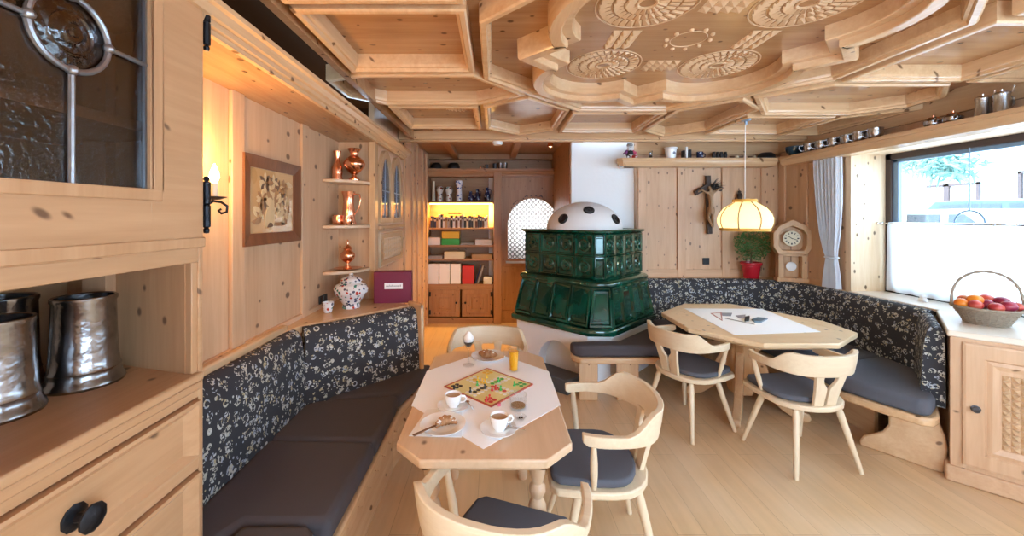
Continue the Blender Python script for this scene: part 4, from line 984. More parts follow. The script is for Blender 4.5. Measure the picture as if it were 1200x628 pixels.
# ================================================================ CHAIRS
def make_chair():
    t = thing('armchair', '-', 'chair', (0, 0, 0), 0, 'pale wooden armchairs')
    # seat plank: straight front (y = +.21), rounded back
    def seat_poly(k=1.0, yb=-.225, yf=.265):
        p = [(.19*k, yf), (.225*k, yf-.03), (.245*k, .10)]
        for i in range(11):
            a = -PI*i/10; p.append((.245*k*math.cos(a), -.02+(yb+.02)*abs(math.sin(a))**.9))
        return p+[(-.245*k, .10), (-.225*k, yf-.03), (-.19*k, yf)]
    obj('seat', MB().prism(ccw(seat_poly()), .405, .44), M['beech_x'], t, bevel=.008)
    obj('seat_cushion', MB().prism(ccw(seat_poly(.90, -.165, .255)), .441, .478), M['slate_pad'], t, bevel=.014, seg=3)
    for sx in (-1, 1):
        for sy in (-1, 1):
            a = Vector((sx*.15, sy*.13-.01, .41)); b = Vector((sx*.235, sy*.225, 0)); d = b-a
            obj('leg', MB().tube([a, a+d*.15, a+d*.6, b], [.017, .021, .018, .0135], 10), M['beech_z'], t, smooth=50)
    # armrail: one bent band, low at the arms, crest at the back
    rings = []; N_ = 36
    for i in range(N_+1):
        s = i/N_*2-1                                  # -1 .. 1 from the left arm end to the right arm end
        if abs(s) > .72:
            k = (abs(s)-.72)/.28; x = .278-.008*k*k*3; y = .02+k*.11; nx, ny = 1, 0
        else:
            a = abs(s)/.72*PI/2; x = .278*math.sin(a)**.85; y = .02-.275*math.cos(a)**.85 if a < PI/2-1e-4 else .02
            nx, ny = math.sin(a), -math.cos(a)
        if s < 0: x, nx = -x, -nx
        L = math.hypot(nx, ny); nx, ny = nx/L, ny/L
        q = abs(s)
        sm = lambda e0, e1, v: (lambda t_: t_*t_*(3-2*t_))(min(1, max(0, (v-e0)/(e1-e0))))
        top = .785-.076*sm(.40, .62, q)+.006*math.exp(-((q-.37)/.05)**2)
        bot = .648+.012*sm(.3, .7, q)
        th = .014; lean = .020*(1-sm(.4, .8, q))
        if q > .955: bot += .012*(q-.955)/.045
        o1, o2 = th, -th
        P = lambda o, z, ln: Vector((x+nx*(o+ln), y+ny*(o+ln), z))
        rings.append([P(o2, bot, 0), P(o1, bot, 0), P(o1+.002, (bot+top)/2, lean*.5), P(o1, top, lean), P(o2, top, lean), P(o2, (bot+top)/2, lean*.5)])
    obj('armrail', MB().loft(rings, True, True), M['beech_x'], t, smooth=40, bevel=.004)
    for sx in (-1, 1):
        a = Vector((sx*.212, .07, .43)); b = Vector((sx*.272, .085, .672))
        obj('spindle', MB().tube([a, a.lerp(b, .35), a.lerp(b, .6), b], [.011, .0165, .017, .011], 10), M['beech_z'], t, smooth=50)
    mb = MB()
    for sx in (-1, 1):
        pts = [(.010, .43), (.078, .43), (.088, .54), (.112, .67), (.045, .67), (.050, .625), (.042, .60), (.014, .565), (.010, .545)]
        yb = lambda z: -.185-.055*(z-.43)/.24
        A = [Vector((sx*x, yb(z)-.010, z)) for x, z in pts]; B = [Vector((sx*x, yb(z)+.012, z)) for x, z in pts]
        mb.loft([A, B], True, True)
    obj('splat', mb, M['beech_z'], t, bevel=.003)
    return t
ch = make_chair()
rot = lambda fx, fy: math.atan2(fy, fx)-PI/2
for i, (x, y, fx, fy, lab) in enumerate((
    (.035, 1.365, .345, .94, 'pale armchair nearest the camera, only its rail and cushion showing'),
    (.52, 1.965, -1.0, .03, 'pale armchair at the right side of the breakfast table'),
    (-.055, 2.88, .0, -1.0, 'armchair at the far end of the breakfast table'),
    (1.555, 3.16, .92, .38, 'pale armchair between the stove bench and the octagonal table'),
    (2.10, 2.72, -.12, .99, 'pale armchair in front of the octagonal table near the window bench'))):
    if i == 0: ch.location = (x, y, 0); ch.rotation_euler = (0, 0, rot(fx, fy)); ch['label'] = lab; ch['group'] = 'pale wooden armchairs'
    else: dup(ch, (x, y, 0), rot(fx, fy), lab)

# ================================================================ BREAKFAST TABLE
TZ = .75
tx0, tx1, ty0, ty1 = -.395, .31, 1.455, 2.655; cc = .115
tp = [(tx0+cc, ty0), (tx1-cc, ty0), (tx1, ty0+cc), (tx1, ty1-cc), (tx1-cc, ty1), (tx0+cc, ty1), (tx0, ty1-cc), (tx0, ty0+cc)]
t = thing('breakfast_table', 'light pine table with clipped corners laid for breakfast', 'table', (-.04, 2.05, 0))
obj('tabletop', MB().prism(tp, TZ-.034, TZ), M['table_y'], t, bevel=.006)
mb = MB(); a0, a1, b0, b1 = tx0+.10, tx1-.10, ty0+.13, ty1-.13
mb.box(a0, a1, b0, b0+.022, .63, TZ-.034).box(a0, a1, b1-.022, b1, .63, TZ-.034).box(a0, a0+.022, b0, b1, .63, TZ-.034).box(a1-.022, a1, b0, b1, .63, TZ-.034)
obj('apron', mb, M['table_x'], t)
lp = [(0, 0), (.026, 0), (.030, .02), (.030, .06), (.020, .075), (.030, .10), (.032, .13), (.022, .15), (.026, .17), (.038, .30), (.042, .40), (.036, .47), (.022, .50), (.034, .525), (.034, .545), (.022, .56), (.032, .60), (.036, .64), (.036, .716)]
for x in (a0+.035, a1-.035):
    for y in (b0+.035, b1-.035): obj('leg', MB().lathe(lp, 20, T(x, y)), M['table_z'], t, smooth=40)

# ================================================================ OCTAGONAL TABLE
t = thing('octagonal_table', 'octagonal pine pedestal table in front of the window bench', 'table', (2.2, 3.45, 0))
op = ccw([(1.92, 2.80), (2.46, 2.80), (2.83, 3.06), (2.86, 3.42), (2.46, 4.10), (1.97, 4.10), (1.58, 3.73), (1.57, 3.20)])
obj('tabletop', MB().prism(op, TZ-.038, TZ), M['oak_x'], t, bevel=.008)
obj('border_frame', MB().sweep(shrink(op, .004), [(0, TZ-.002), (0, TZ+.0015), (.115, TZ+.0015), (.115, TZ-.002)], closed=True), M['oak_y'], t)
obj('under_frame', MB().prism(shrink(op, .16), .655, TZ-.038), M['oak_x'], t)
cx_, cy_ = 2.17, 3.46
obj('column', MB().lathe([(0, .12), (.10, .12), (.115, .18), (.115, .55), (.14, .62), (.17, .66), (0, .66)], 8, T(cx_, cy_, 0, PI/8)), M['mould_z'], t, bevel=.006)
for k in range(4):
    a = PI/4+k*PI/2+.15; d = Vector((math.cos(a), math.sin(a), 0)); n_ = Vector((-d.y, d.x, 0))*.032
    pr = [(.08, .50), (.14, .47), (.19, .38), (.22, .27), (.28, .16), (.37, .09), (.47, .06), (.485, .03), (.47, 0), (.39, 0), (.30, .04), (.21, .12), (.15, .22), (.12, .30), (.08, .34)]
    c = Vector((cx_, cy_, 0))
    obj('leg', MB().loft([[c+d*r+n_+Vector((0, 0, z)) for r, z in pr], [c+d*r-n_+Vector((0, 0, z)) for r, z in pr]], True, True), M['mould_z'], t, bevel=.008)
    pr = [(.10, .60), (.20, .655), (.36, .655), (.34, .63), (.24, .60), (.16, .53), (.10, .48)]
    obj('bracket', MB().loft([[c+d*r+n_*.8+Vector((0, 0, z)) for r, z in pr], [c+d*r-n_*.8+Vector((0, 0, z)) for r, z in pr]], True, True), M['mould_z'], t)

# ================================================================ ON THE BREAKFAST TABLE
TC = TZ+.0015
# square cloth laid cornerwise; its side corners hang over the table edges
c0 = Vector((-.045, 2.09)); hd = .565
dia = [(c0.x, c0.y-hd), (c0.x+hd, c0.y), (c0.x, c0.y+hd), (c0.x-hd, c0.y)]
xr, xl = tx1+.003, tx0-.003
top = [(c0.x, c0.y-hd), (xr, c0.y-hd+(xr-c0.x)), (xr, c0.y+hd-(xr-c0.x)), (c0.x, c0.y+hd), (xl, c0.y+hd-(c0.x-xl)), (xl, c0.y-hd+(c0.x-xl))]
mb = MB().prism(ccw(top), TZ+.0004, TC)
for xe, sg, far in ((xr, 1, c0.x+hd-xr), (xl, -1, xl-(c0.x-hd))):
    y0_, y1_ = c0.y-far, c0.y+far
    A = [Vector((xe, y0_, TC)), Vector((xe, y1_, TC)), Vector((xe+sg*.006, c0.y, TC-far))]
    mb.loft([A, [p+Vector((sg*.0015, 0, 0)) for p in A]], True, True)
tag(obj('tablecloth', mb, M['cloth']), 'white square cloth laid cornerwise on the breakfast table', 'tablecloth')
nq = [on(480, 480, TC), on(497, 514, TC), on(541, 513.5, TC), on(556, 486, TC), on(520, 474, TC)]
tag(obj('paper_napkin', MB().prism(ccw([on(479, 511, TC), on(500, 480, TC), on(541, 478, TC), on(541, 512.5, TC)]), TC, TC+.0015), M['paper']), 'white paper napkin under the pastry plate at the near corner', 'napkin')
def plate(label, x, y, z, r, deep=.018, name='plate', grp=None):
    p = [(0, .004), (r*.55, .004), (r*.62, .007), (r*.97, deep), (r, deep+.001), (r*.98, deep-.003), (r*.62, .001), (r*.55, 0), (0, 0)]
    return tag(obj(name, MB().lathe([(a, b+z) for a, b in p], 32, T(x, y)), M['porcelain'], smooth=40), label, name.replace('_', ' '), grp)
def cup(label, x, y, z, hang):
    t = thing('coffee_cup', label, 'cup', (x, y, z), 0, 'filled coffee cups')
    p = [(0, 0), (.022, 0), (.024, .004), (.033, .018), (.039, .042), (.040, .060), (.0375, .060), (.036, .042), (.030, .020), (.02, .010), (0, .009)]
    obj('body', MB().lathe([(a, b+z) for a, b in p], 28, T(x, y)), M['porcelain'], t, smooth=50)
    d = Vector((math.cos(hang), math.sin(hang), 0)); c = Vector((x, y, z))
    obj('handle', MB().tube([c+d*.037+Vector((0, 0, .050)), c+d*.055+Vector((0, 0, .050)), c+d*.063+Vector((0, 0, .036)), c+d*.052+Vector((0, 0, .022)), c+d*.033+Vector((0, 0, .020))], .0042, 8), M['porcelain'], t, smooth=50)
    obj('coffee', MB().lathe([(0, z+.048), (.0365, z+.048), (.0368, z+.049), (0, z+.0492)], 24, T(x, y)), M['coffee'], t)
def spoon(label, x, y, z, a, L=.115, name='spoon', cat='spoon'):
    d = Vector((math.cos(a), math.sin(a), 0)); c = Vector((x, y, z))
    mb = MB().tube([c-d*L/2, c-d*L*.1, c+d*L*.28], [.0032, .0022, .0026], 6)
    mb.sphere(c+d*L*.42, .012, 10, 6, (1, 1, .35)) if abs(d.x) < .8 else mb.sphere(c+d*L*.42, .012, 10, 6, (1.4, .9, .35))
    return tag(obj(name, mb, M['silver'], smooth=50), label, cat)
xa, ya = on(531, 477, TC)
plate('white saucer under the coffee cup at the left of the game board', xa, ya, TC, .076, .012, 'saucer'); cup('white coffee cup left of the game board', xa, ya, TC+.004, .0)
spoon('small spoon on the saucer left of the game board', *(lambda p: (p[0], p[1]))(on(551, 475, TC+.014)), TC+.0155, 2.0, .09)
xa, ya = on(584, 504, TC)
plate('white saucer under the near coffee cup at the cloth tip', xa, ya, TC, .078, .012, 'saucer'); cup('white coffee cup nearest the camera at the cloth tip', xa+.004, ya, TC+.004, .35)
spoon('small spoon on the saucer under the near coffee cup', *on(604, 501, TC+.014), TC+.0155, 2.7, .09)
xp, yp = on(519, 499, TC+.004)
plate('white plate with dusted pastry on the paper napkin', xp, yp, TC+.002, .098, .014)
def croissant(label, x, y, z, rz, s=1.0):
    t = thing('croissant', label, 'pastry', (x, y, z), rz)
    R = T(x, y, z, rz)
    pts = []; rad = []
    for i in range(25):
        k = i/24*2-1; a = k*1.25
        pts.append(R @ Vector((.055*s*math.sin(a), .045*s*(math.cos(a)-.75), .021*s*(1-.55*k*k)))); rad.append((.006+.018*(1-abs(k)**1.6)*(1+.13*math.cos(i*PI/2)))*s)
    obj('crust', MB().tube(pts, rad, 10), M['croissant'], t, smooth=60)
    mb = MB()
    for i in range(60):
        k = random.uniform(-.75, .75); a = k*1.25; q = R @ Vector((.055*s*math.sin(a)+random.uniform(-.006, .006), .045*s*(math.cos(a)-.75)+random.uniform(-.008, .008), 0))
        mb.sphere((q.x, q.y, z+(.021*(1-.55*k*k)+.017*(1-abs(k)**1.6))*s), random.uniform(.004, .008)*s, 6, 4, (1.2, 1.2, .45))
    o = obj('icing_sugar', mb, M['sugar'], t, smooth=60); o['kind'] = 'stuff'
croissant('sugar dusted pastry on the plate nearest the bench', xp+.012, yp, TC+.006, .4, .85)
kx, ky = on(505, 502, TC+.02); d = Vector((math.cos(.75), math.sin(.75), 0)); c = Vector((kx, ky, TC+.021))
tag(obj('table_knife', MB().loft([[c-d*.085+Vector((-.005, .005, 0)), c-d*.085+Vector((.005, -.005, 0)), c+d*.02+Vector((.004, -.004, 0)), c+d*.085, c+d*.02+Vector((-.006, .006, 0))], [c-d*.085+Vector((-.005, .005, .003)), c-d*.085+Vector((.005, -.005, .003)), c+d*.02+Vector((.004, -.004, .002)), c+d*.085+Vector((0, 0, .002)), c+d*.02+Vector((-.006, .006, .002))]], True, True), M['silver']), 'steel knife resting on the pastry plate', 'knife')
xq, yq = on(572, 419, TC)
plate('white plate with croissant at the far end of the breakfast table', xq, yq, TC, .110, .016)
croissant('sugared croissant on the far plate beside the juice', xq-.005, yq, TC+.005, 2.9, 1.1)
# drinks
def tumbler(name, label, cat, x, y, z, rb_, rt, h, fill, mat, handle=None):
    t = thing(name, label, cat, (x, y, z))
    p = [(0, 0), (rb_, 0), (rb_+.001, .006), (rt, h), (rt-.002, h), (rb_-.001, .010), (0, .009)]
    obj('glass', MB().lathe([(a, b+z) for a, b in p], 24, T(x, y)), M['drinkglass'], t, smooth=40)
    r1 = rb_-.002+(rt-rb_)*(fill/h)
    obj('drink', MB().lathe([(0, z+.0105), (rb_-.002, z+.0105), (r1-.001, z+fill), (0, z+fill)], 24, T(x, y)), mat, t, smooth=40)
    if handle is not None:
        d = Vector((math.cos(handle), math.sin(handle), 0)); c = Vector((x, y, z)); r = rt
        obj('handle', MB().tube([c+d*r*.97+Vector((0, 0, h*.93)), c+d*(r+.022)+Vector((0, 0, h*.90)), c+d*(r+.028)+Vector((0, 0, h*.70)), c+d*(r+.012)+Vector((0, 0, h*.55)), c+d*r*.95+Vector((0, 0, h*.52))], .0035, 8), M['drinkglass'], t, smooth=40)
xj, yj = on(602, 435, TC); tumbler('juice_glass', 'tall glass of orange juice beside the far croissant', 'glass', xj, yj, TC, .025, .032, .145, .118, M['juice'], PI)
xb, yb = on(607, 478, TC); tumbler('tumbler', 'short glass with a little amber drink right of the game board', 'glass', xb, yb, TC, .036, .042, .068, .016, M['beer'])
xs, ys = on(610, 491, TC)
t = thing('glass_dish', 'tiny glass dish beside the near coffee cup', 'dish', (xs, ys, TC))
obj('dish', MB().lathe([(a, b+TC) for a, b in [(0, 0), (.018, 0), (.026, .014), (.024, .015), (.016, .004), (0, .004)]], 20, T(xs, ys)), M['drinkglass'], t, smooth=40)
obj('contents', MB().box(xs-.008, xs-.001, ys-.006, ys+.004, TC+.0045, TC+.010).box(xs+.003, xs+.010, ys-.003, ys+.006, TC+.0045, TC+.009), M['black'], t)
xw, yw = on(549, 428, TC)
t = thing('stem_glass', 'tall stemmed glass filled with pale whipped dessert', 'glass', (xw, yw, TC))
obj('glass', MB().lathe([(a, b+TC) for a, b in [(0, 0), (.036, 0), (.034, .003), (.006, .008), (.0045, .05), (.005, .095), (.016, .108), (.030, .135), (.037, .165), (.0355, .165), (.028, .137), (.012, .112), (0, .110)]], 24, T(xw, yw)), M['drinkglass'], t, smooth=50)
obj('dessert', MB().lathe([(a, b+TC) for a, b in [(0, .112), (.010, .1125), (.026, .137), (.033, .160), (.030, .175), (.022, .186), (.020, .192), (.010, .203), (0, .206)]], 20, T(xw, yw)), M['sugar'], t, smooth=50)
obj('syrup', MB().lathe([(a, b+TC) for a, b in [(0, .1105), (.011, .1125), (.0265, .136), (.030, .146), (.028, .147), (0, .140)]], 20, T(xw, yw)), M['darkmetal'], t, smooth=50)
# board game
Bc = Vector((-.032, 2.095)); sd = .165; ba = PI/4+.06
t = thing('game_board', 'square yellow board game laid cornerwise on white cloth', 'board game', (Bc.x, Bc.y, TC), ba)
Rb = T(Bc.x, Bc.y, 0, ba)
board = MB().box(-sd, sd, -sd, sd, TC, TC+.004, Rb)
def spots(cells, r, mi):
    board.mi = mi
    for i, j in cells: board.lathe([(0, TC+.004), (r, TC+.004), (r, TC+.0052), (0, TC+.0053)], 14, Rb @ T(i*.0268, j*.0268))
path = []
for i in range(-5, 6):
    for j in range(-5, 6):
        if (abs(i) == 1 and abs(j) >= 1) or (abs(j) == 1 and abs(i) >= 1): path.append((i, j))
        elif (i == 0 and abs(j) == 5) or (j == 0 and abs(i) == 5): path.append((i, j))
spots(path, .0105, 1)
for mi, cs, lane in ((2, (-1, 1), [(-k, 0) for k in range(1, 5)]), (3, (1, 1), [(0, k) for k in range(1, 5)]), (4, (1, -1), [(k, 0) for k in range(1, 5)]), (5, (-1, -1), [(0, -k) for k in range(1, 5)])):
    spots(lane+[(cs[0]*a, cs[1]*b_) for a in (4, 5) for b_ in (4, 5)], .0118, mi)
obj('board', board, [plain('printed_yellow_board', (.74, .66, .30, 1), .4), M['white'], M['black'], M['yellow'], M['green'], M['red']], t)
mb = MB().sweep([(-sd, -sd), (sd, -sd), (sd, sd), (-sd, sd)], [(-.003, TC), (-.003, TC+.006), (.004, TC+.006), (.004, TC)], True); mb.bm.transform(Rb); obj('board_rim', mb, plain('red_brown_rim', (.40, .07, .04, 1), .4), t)
pz = TC+.005
def P5(cx5, cy5): return on(500+cx5*.1592, 400+cy5*.1592, pz)
pawns = {'black': [(200, 350), (226, 342), (322, 374), (428, 348)], 'green': [(372, 325), (528, 300), (545, 360), (645, 328)], 'red': [(482, 364), (508, 355), (440, 444), (463, 428)], 'yellow': [(443, 268), (410, 306), (376, 290), (430, 312)]}
where = {'black': ['leftmost black pawn, beside the cup', 'second black pawn from the left, off the board corner', 'black pawn on the left half of the board', 'black pawn near the middle of the board'],
 'green': ['green pawn left of the board centre', 'rear green pawn right of the board centre', 'green pawn in front of the rear right green one', 'green pawn nearest the right board corner'],
 'red': ['left of the two red pawns at the board centre', 'right of the two red pawns at the board centre', 'nearest red pawn at the board front corner', 'red pawn just behind the nearest red one'],
 'yellow': ['yellow pawn at the far board corner', 'yellow pawn left of the board centre towards the back', 'leftmost yellow pawn on the board', 'yellow pawn nearest the board centre']}
base = None
pp = [(0, 0), (.0075, 0), (.0080, .003), (.0055, .006), (.0032, .014), (.0030, .016), (.0052, .0175), (.0055, .021), (.0038, .0245), (0, .0255)]
for cname, L_ in pawns.items():
    pr = obj('pawn', MB().lathe(pp, 12), M[cname], smooth=50)
    for i, p in enumerate(L_):
        o = pr if i == 0 else pr.copy()
        if i: COL.objects.link(o)
        x, y = P5(*p); offb = cname == 'black' and i < 2
        o.location = (x, y, pz+.0005 if not offb else TC); tag(o, where[cname][i], 'pawn', 'board game pawns')
x, y = on(585, 475.5, TC); tag(obj('die', MB().box(x-.007, x+.007, y-.007, y+.007, TC, TC+.014), M['pink'], bevel=.002), 'small pink die in front of the game board', 'die')

# ================================================================ ON THE OCTAGONAL TABLE
z = TZ+.0016
q = [on(802, 361.5, z), on(858, 400, z) if False else on(860, 392.5, z), on(962, 389, z), on(893, 362, z)]
tag(obj('table_runner', MB().prism(ccw(q), z, z+.0016), M['cloth']), 'white cloth laid across the octagonal table', 'tablecloth')
z += .0018
def sheet(name, label, cat, px, mat, h=.003):
    return tag(obj(name, MB().prism(ccw([on(a, b_, z) for a, b_ in px]), z, z+h), mat), label, cat)
def c6(pts): return [(790+a*.1417, 340+b_*.1417) for a, b_ in pts]
t = thing('folded_leaflet', 'pink-edged folded leaflet at the left of the white runner', 'leaflet', (*on(843, 370, z), z))
tri_ = [on(*p, z) for p in c6([(300, 192), (395, 185), (400, 255)])]
obj('sheet', MB().prism(ccw(tri_), z, z+.0015), M['paper'], t); obj('edge', MB().sweep(ccw(tri_), [(0, z), (0, z+.003), (.014, z+.003), (.014, z)], True), plain('dusty_pink', (.50, .25, .24, 1), .6), t)
sheet('card', 'grey patterned card right of the pink leaflet', 'card', c6([(385, 188), (480, 190), (470, 215), (400, 212)]), plain('grey_blue_card', (.25, .28, .34, 1), .5))
sheet('card', 'grey card in the middle of the white runner', 'card', c6([(510, 212), (590, 205), (580, 235), (530, 228)]), plain('steel_card', (.3, .3, .36, 1), .5), .004)
tag(obj('black_box', MB().prism(ccw([on(*p, z) for p in c6([(585, 235), (625, 228), (620, 258), (582, 262)])]), z, z+.022), M['black'], bevel=.004), 'small black box on the white runner', 'box')
sheet('spectacle_case', 'flat blue-grey case at the right of the black box', 'case', c6([(640, 250), (690, 232), (775, 240), (720, 270), (665, 268)]), plain('blue_grey_case', (.13, .20, .26, 1), .4), .012)
a, b_ = on(*c6([(420, 235)])[0], z), on(*c6([(670, 288)])[0], z)
tag(obj('pencil', MB().tube([(*a, z+.005), ((a[0]*.05+b_[0]*.95), (a[1]*.05+b_[1]*.95), z+.005), (*b_, z+.005)], [.004, .004, .001], 6), M['grey']), 'grey pencil lying in front of the cards on the runner', 'pencil')

# ================================================================ FRUIT BASKET
bx, by, bz = 3.26, 2.605, .946
t = thing('fruit_basket', 'grey wicker basket with tall hoop handle on the window cabinet', 'basket', (bx, by, bz))
SXX, SYY = .92, .88
def el(r, k, n, zz, ph=0): a = 2*PI*k/n+ph; p = Vector((r*SXX*math.cos(a), r*SYY*math.sin(a), 0)); p.rotate(Matrix.Rotation(-.62, 3, 'Z')); return Vector((bx+p.x, by+p.y, zz))
mb = MB(); levels = [(.108, .008), (.114, .023), (.122, .038), (.131, .053), (.141, .068), (.150, .083), (.157, .097)]
for li, (r, zz) in enumerate(levels):
    for w_ in (0, 1): mb.tube([el(r+(.0035 if (k+w_+li) % 2 else -.0035), k, 48, bz+zz+.006*w_) for k in range(48)], .0038, 5, False, True)
obj('woven_side', mb, M['wicker'], t, smooth=60)
mb = MB()
for k in range(24): mb.tube([el(.103, k+.5, 24, bz+.006), el(.124, k+.5, 24, bz+.04), el(.160, k+.5, 24, bz+.104)], .0035, 5)
obj('stakes', mb, M['wicker'], t, smooth=60)
mb = MB().tube([el(.165+(.004 if k % 2 else 0), k, 40, bz+.108) for k in range(40)], .0085, 6, False, True); obj('rim', mb, M['wicker'], t, smooth=60)
bp = [el(.104, k, 32, bz+.0005) for k in range(32)]; mb = MB(); mb.loft([bp, [p+Vector((0, 0, .006)) for p in bp]], True, True); obj('base', mb, M['wicker'], t)
mb = MB()
for o_ in (0, PI):
    pts = []
    for i in range(41):
        a = PI*i/40; p0 = el(.168, 0, 40, 0); p1 = el(.168, 20, 40, 0); m = (p0+p1)/2; h = (p0-p1)/2
        q_ = m+h*math.cos(a)*(1.0+.06*math.sin(a)); pts.append(Vector((q_.x+.004*math.cos(i*.9+o_), q_.y, bz+.10+.245*math.sin(a)**.75+.004*math.sin(i*.9+o_))))
    mb.tube(pts, .0055, 6)
obj('handle', mb, M['wicker'], t, smooth=60)
def fruit_mat(nme, a, b_):
    m, N, L, P = nm(nme); tc = N.new('ShaderNodeTexCoord'); no = N.new('ShaderNodeTexNoise'); no.inputs['Scale'].default_value = 14; no.inputs['Detail'].default_value = 2
    L.new(tc.outputs['Object'], no.inputs['Vector']); mx = N.new('ShaderNodeMix'); mx.data_type = 'RGBA'; rp = N.new('ShaderNodeMapRange'); rp.inputs['From Min'].default_value = .4; rp.inputs['From Max'].default_value = .6
    L.new(no.outputs['Fac'], rp.inputs['Value']); L.new(rp.outputs[0], mx.inputs['Factor']); mx.inputs['A'].default_value = a; mx.inputs['B'].default_value = b_; L.new(mx.outputs['Result'], P.inputs['Base Color']); P.inputs['Roughness'].default_value = .3; return m
FM = {'orange': fruit_mat('apricot_skin', (.80, .24, .02, 1), (.75, .18, .02, 1)), 'red': fruit_mat('red_apple_skin', (.42, .03, .035, 1), (.58, .10, .05, 1)), 'plum': fruit_mat('dark_red_skin', (.24, .015, .045, 1), (.40, .04, .06, 1)), 'peach': fruit_mat('red_yellow_skin', (.62, .12, .04, 1), (.68, .30, .10, 1))}
fr_ = [('orange', -.115, -.025, .085, .037, 'orange fruit at the left rim of the basket'), ('orange', -.052, -.015, .112, .041, 'large orange fruit topmost in the basket, left of centre'), ('peach', -.085, .045, .100, .036, 'reddish fruit behind the large orange one'), ('red', -.062, -.062, .084, .037, 'red apple at the front left of the basket'), ('plum', .00, -.018, .092, .034, 'dark red fruit in the middle of the basket'), ('red', .012, .040, .112, .042, 'large red apple at the back of the basket'), ('red', .022, -.075, .080, .037, 'red apple at the front of the basket'), ('plum', .070, .012, .106, .043, 'large dark red apple at the right of the basket'), ('plum', .080, -.050, .092, .040, 'dark red apple at the front right rim'), ('red', .132, .012, .084, .034, 'red apple at the far right end of the basket'), ('peach', -.030, .075, .090, .036, 'reddish fruit at the rear of the basket, half hidden')]
ca, sa = math.cos(-.62), math.sin(-.62)
for kd, ax_, ay_, zz, r, lab in fr_:
    zz += .042; r *= .94
    x = bx+ax_*ca-ay_*sa; y = by+ax_*sa+ay_*ca
    t = thing('fruit', lab, 'fruit', (x, y, bz+zz-r), random.uniform(0, 6), 'fruit in the wicker basket')
    prf = [(r*math.sin(PI*i/14)*(1+.04*math.sin(PI*i/14)), bz+zz-r*.93*math.cos(PI*i/14)-(.12*r if i in (0, 14) else 0)*(-1 if i == 0 else 1)) for i in range(15)]
    obj('flesh', MB().lathe(prf, 18, T(x, y)), FM[kd], t, smooth=70)
    obj('stem', MB().tube([(x, y, bz+zz+r*.78), (x+.002, y+.001, bz+zz+r*1.08)], .0013, 5), M['brown'], t)

# ================================================================ PENDANT, CLOCK, CRUCIFIX, PLANT
px_, py_ = 2.197, 3.45
t = thing('pendant_lamp', 'cream pendant lamp with mustard trim over the octagonal table', 'lamp', (px_, py_, 2.5))
pr = [(.090, 1.800), (.092, 1.782), (.115, 1.765), (.160, 1.735), (.196, 1.69), (.213, 1.645), (.212, 1.605), (.202, 1.575), (.188, 1.545)]
mb = MB(); rings = [[Vector((px_+r*math.cos(2*PI*k/48), py_+r*math.sin(2*PI*k/48), z)) for k in range(48)] for r, z in pr]
mb.loft(rings, True, False); sh = obj('lamp_shade', mb, M['shade'], t, smooth=60)
for zz, r, w in ((1.797, .092, .011), (1.548, .190, .014)):
    mb = MB().loft([[Vector((px_+rr*math.cos(2*PI*k/48), py_+rr*math.sin(2*PI*k/48), z)) for k in range(48)] for rr, z in ((r-.003, zz-w), (r+.004, zz-w), (r+.004, zz+w), (r-.003, zz+w))], True, False, True)
    obj('trim_band', mb, M['shadetrim'], t, smooth=40)
for k in range(8):
    a = 2*PI*(k+.5)/8+.39; obj('seam', MB().tube([(px_+(r+.001)*math.cos(a), py_+(r+.001)*math.sin(a), z) for r, z in pr], .0055, 6), plain('brown_seam', (.32, .2, .08, 1), .7) if k == 0 else bpy.data.materials['brown_seam'], t)
obj('top_disc', MB().lathe([(0, 1.806), (.088, 1.806), (.088, 1.811), (0, 1.812)], 24, T(px_, py_)), M['shadetrim'], t)
obj('bulb', MB().sphere((px_, py_, 1.66), .035, 14, 10), M['bulb'], t, smooth=60)
obj('cord', MB().tube([(px_, py_, 1.81), (px_+.004, py_-.25 if False else py_, 2.52)], .0035, 6), plain('white_cord', (.8, .76, .7, 1), .5), t)
hk = MB().lathe([(0, 0), (.03, 0), (.05, -.015), (.05, -.05), (.035, -.075), (.012, -.08), (.008, -.11), (0, -.11)], 14, T(px_+.01, py_, 2.575)); obj('ceiling_rose', hk, M['slat'], t, smooth=40)
pb = bpy.data.lights.new('pendant_light', 'POINT'); pb.energy = 3; pb.color = (1, .84, .58); pb.shadow_soft_size = .04
po = bpy.data.objects.new('pendant_light', pb); COL.objects.link(po); po.location = (px_, py_, 1.61)

# wall clock standing on the ledge in the corner
cxk, cyk = 3.27, 4.33; rz = -.30
t = thing('pendulum_clock', 'octagonal pine pendulum clock on the corner ledge', 'clock', (cxk, cyk, .946), rz)
R = T(cxk, cyk, .946, rz)
f3 = lambda pts, y: [R @ Vector((x, y, z)) for x, z in pts]
hex_o = [(-.135, .30), (-.185, .385), (-.185, .54), (-.12, .62), (0, .685), (.12, .62), (.185, .54), (.185, .385), (.135, .30)]
hex_i = [(-.100, .345), (-.128, .40), (-.128, .52), (-.085, .575), (0, .612), (.085, .575), (.128, .52), (.128, .40), (.100, .345)]
mb = MB(); mb.loft([f3(hex_o, .06), f3(hex_o, -.045), f3(hex_i, -.045), f3(hex_i, .06)], True, False, True)
obj('head_frame', mb, M['clock_z'], t, bevel=.008)
mb = MB().box(-.135, -.085, -.04, .06, .03, .31, R).box(.085, .135, -.04, .06, .03, .31, R).box(-.15, .15, -.05, .065, 0, .045, R).box(-.135, .135, -.04, .06, .28, .33, R)
obj('case', mb, M['clock_z'], t, bevel=.005)
obj('back_board', MB().box(-.125, .125, .045, .06, .03, .6, R), M['clock_z'], t)
obj('dial', MB().lathe([(0, 0), (.082, 0), (.085, .006), (.080, .010), (.074, .006), (0, .007)], 32, R @ T(0, -.005, .475, 0, PI/2)), M['cream'], t, smooth=40)
mb = MB()
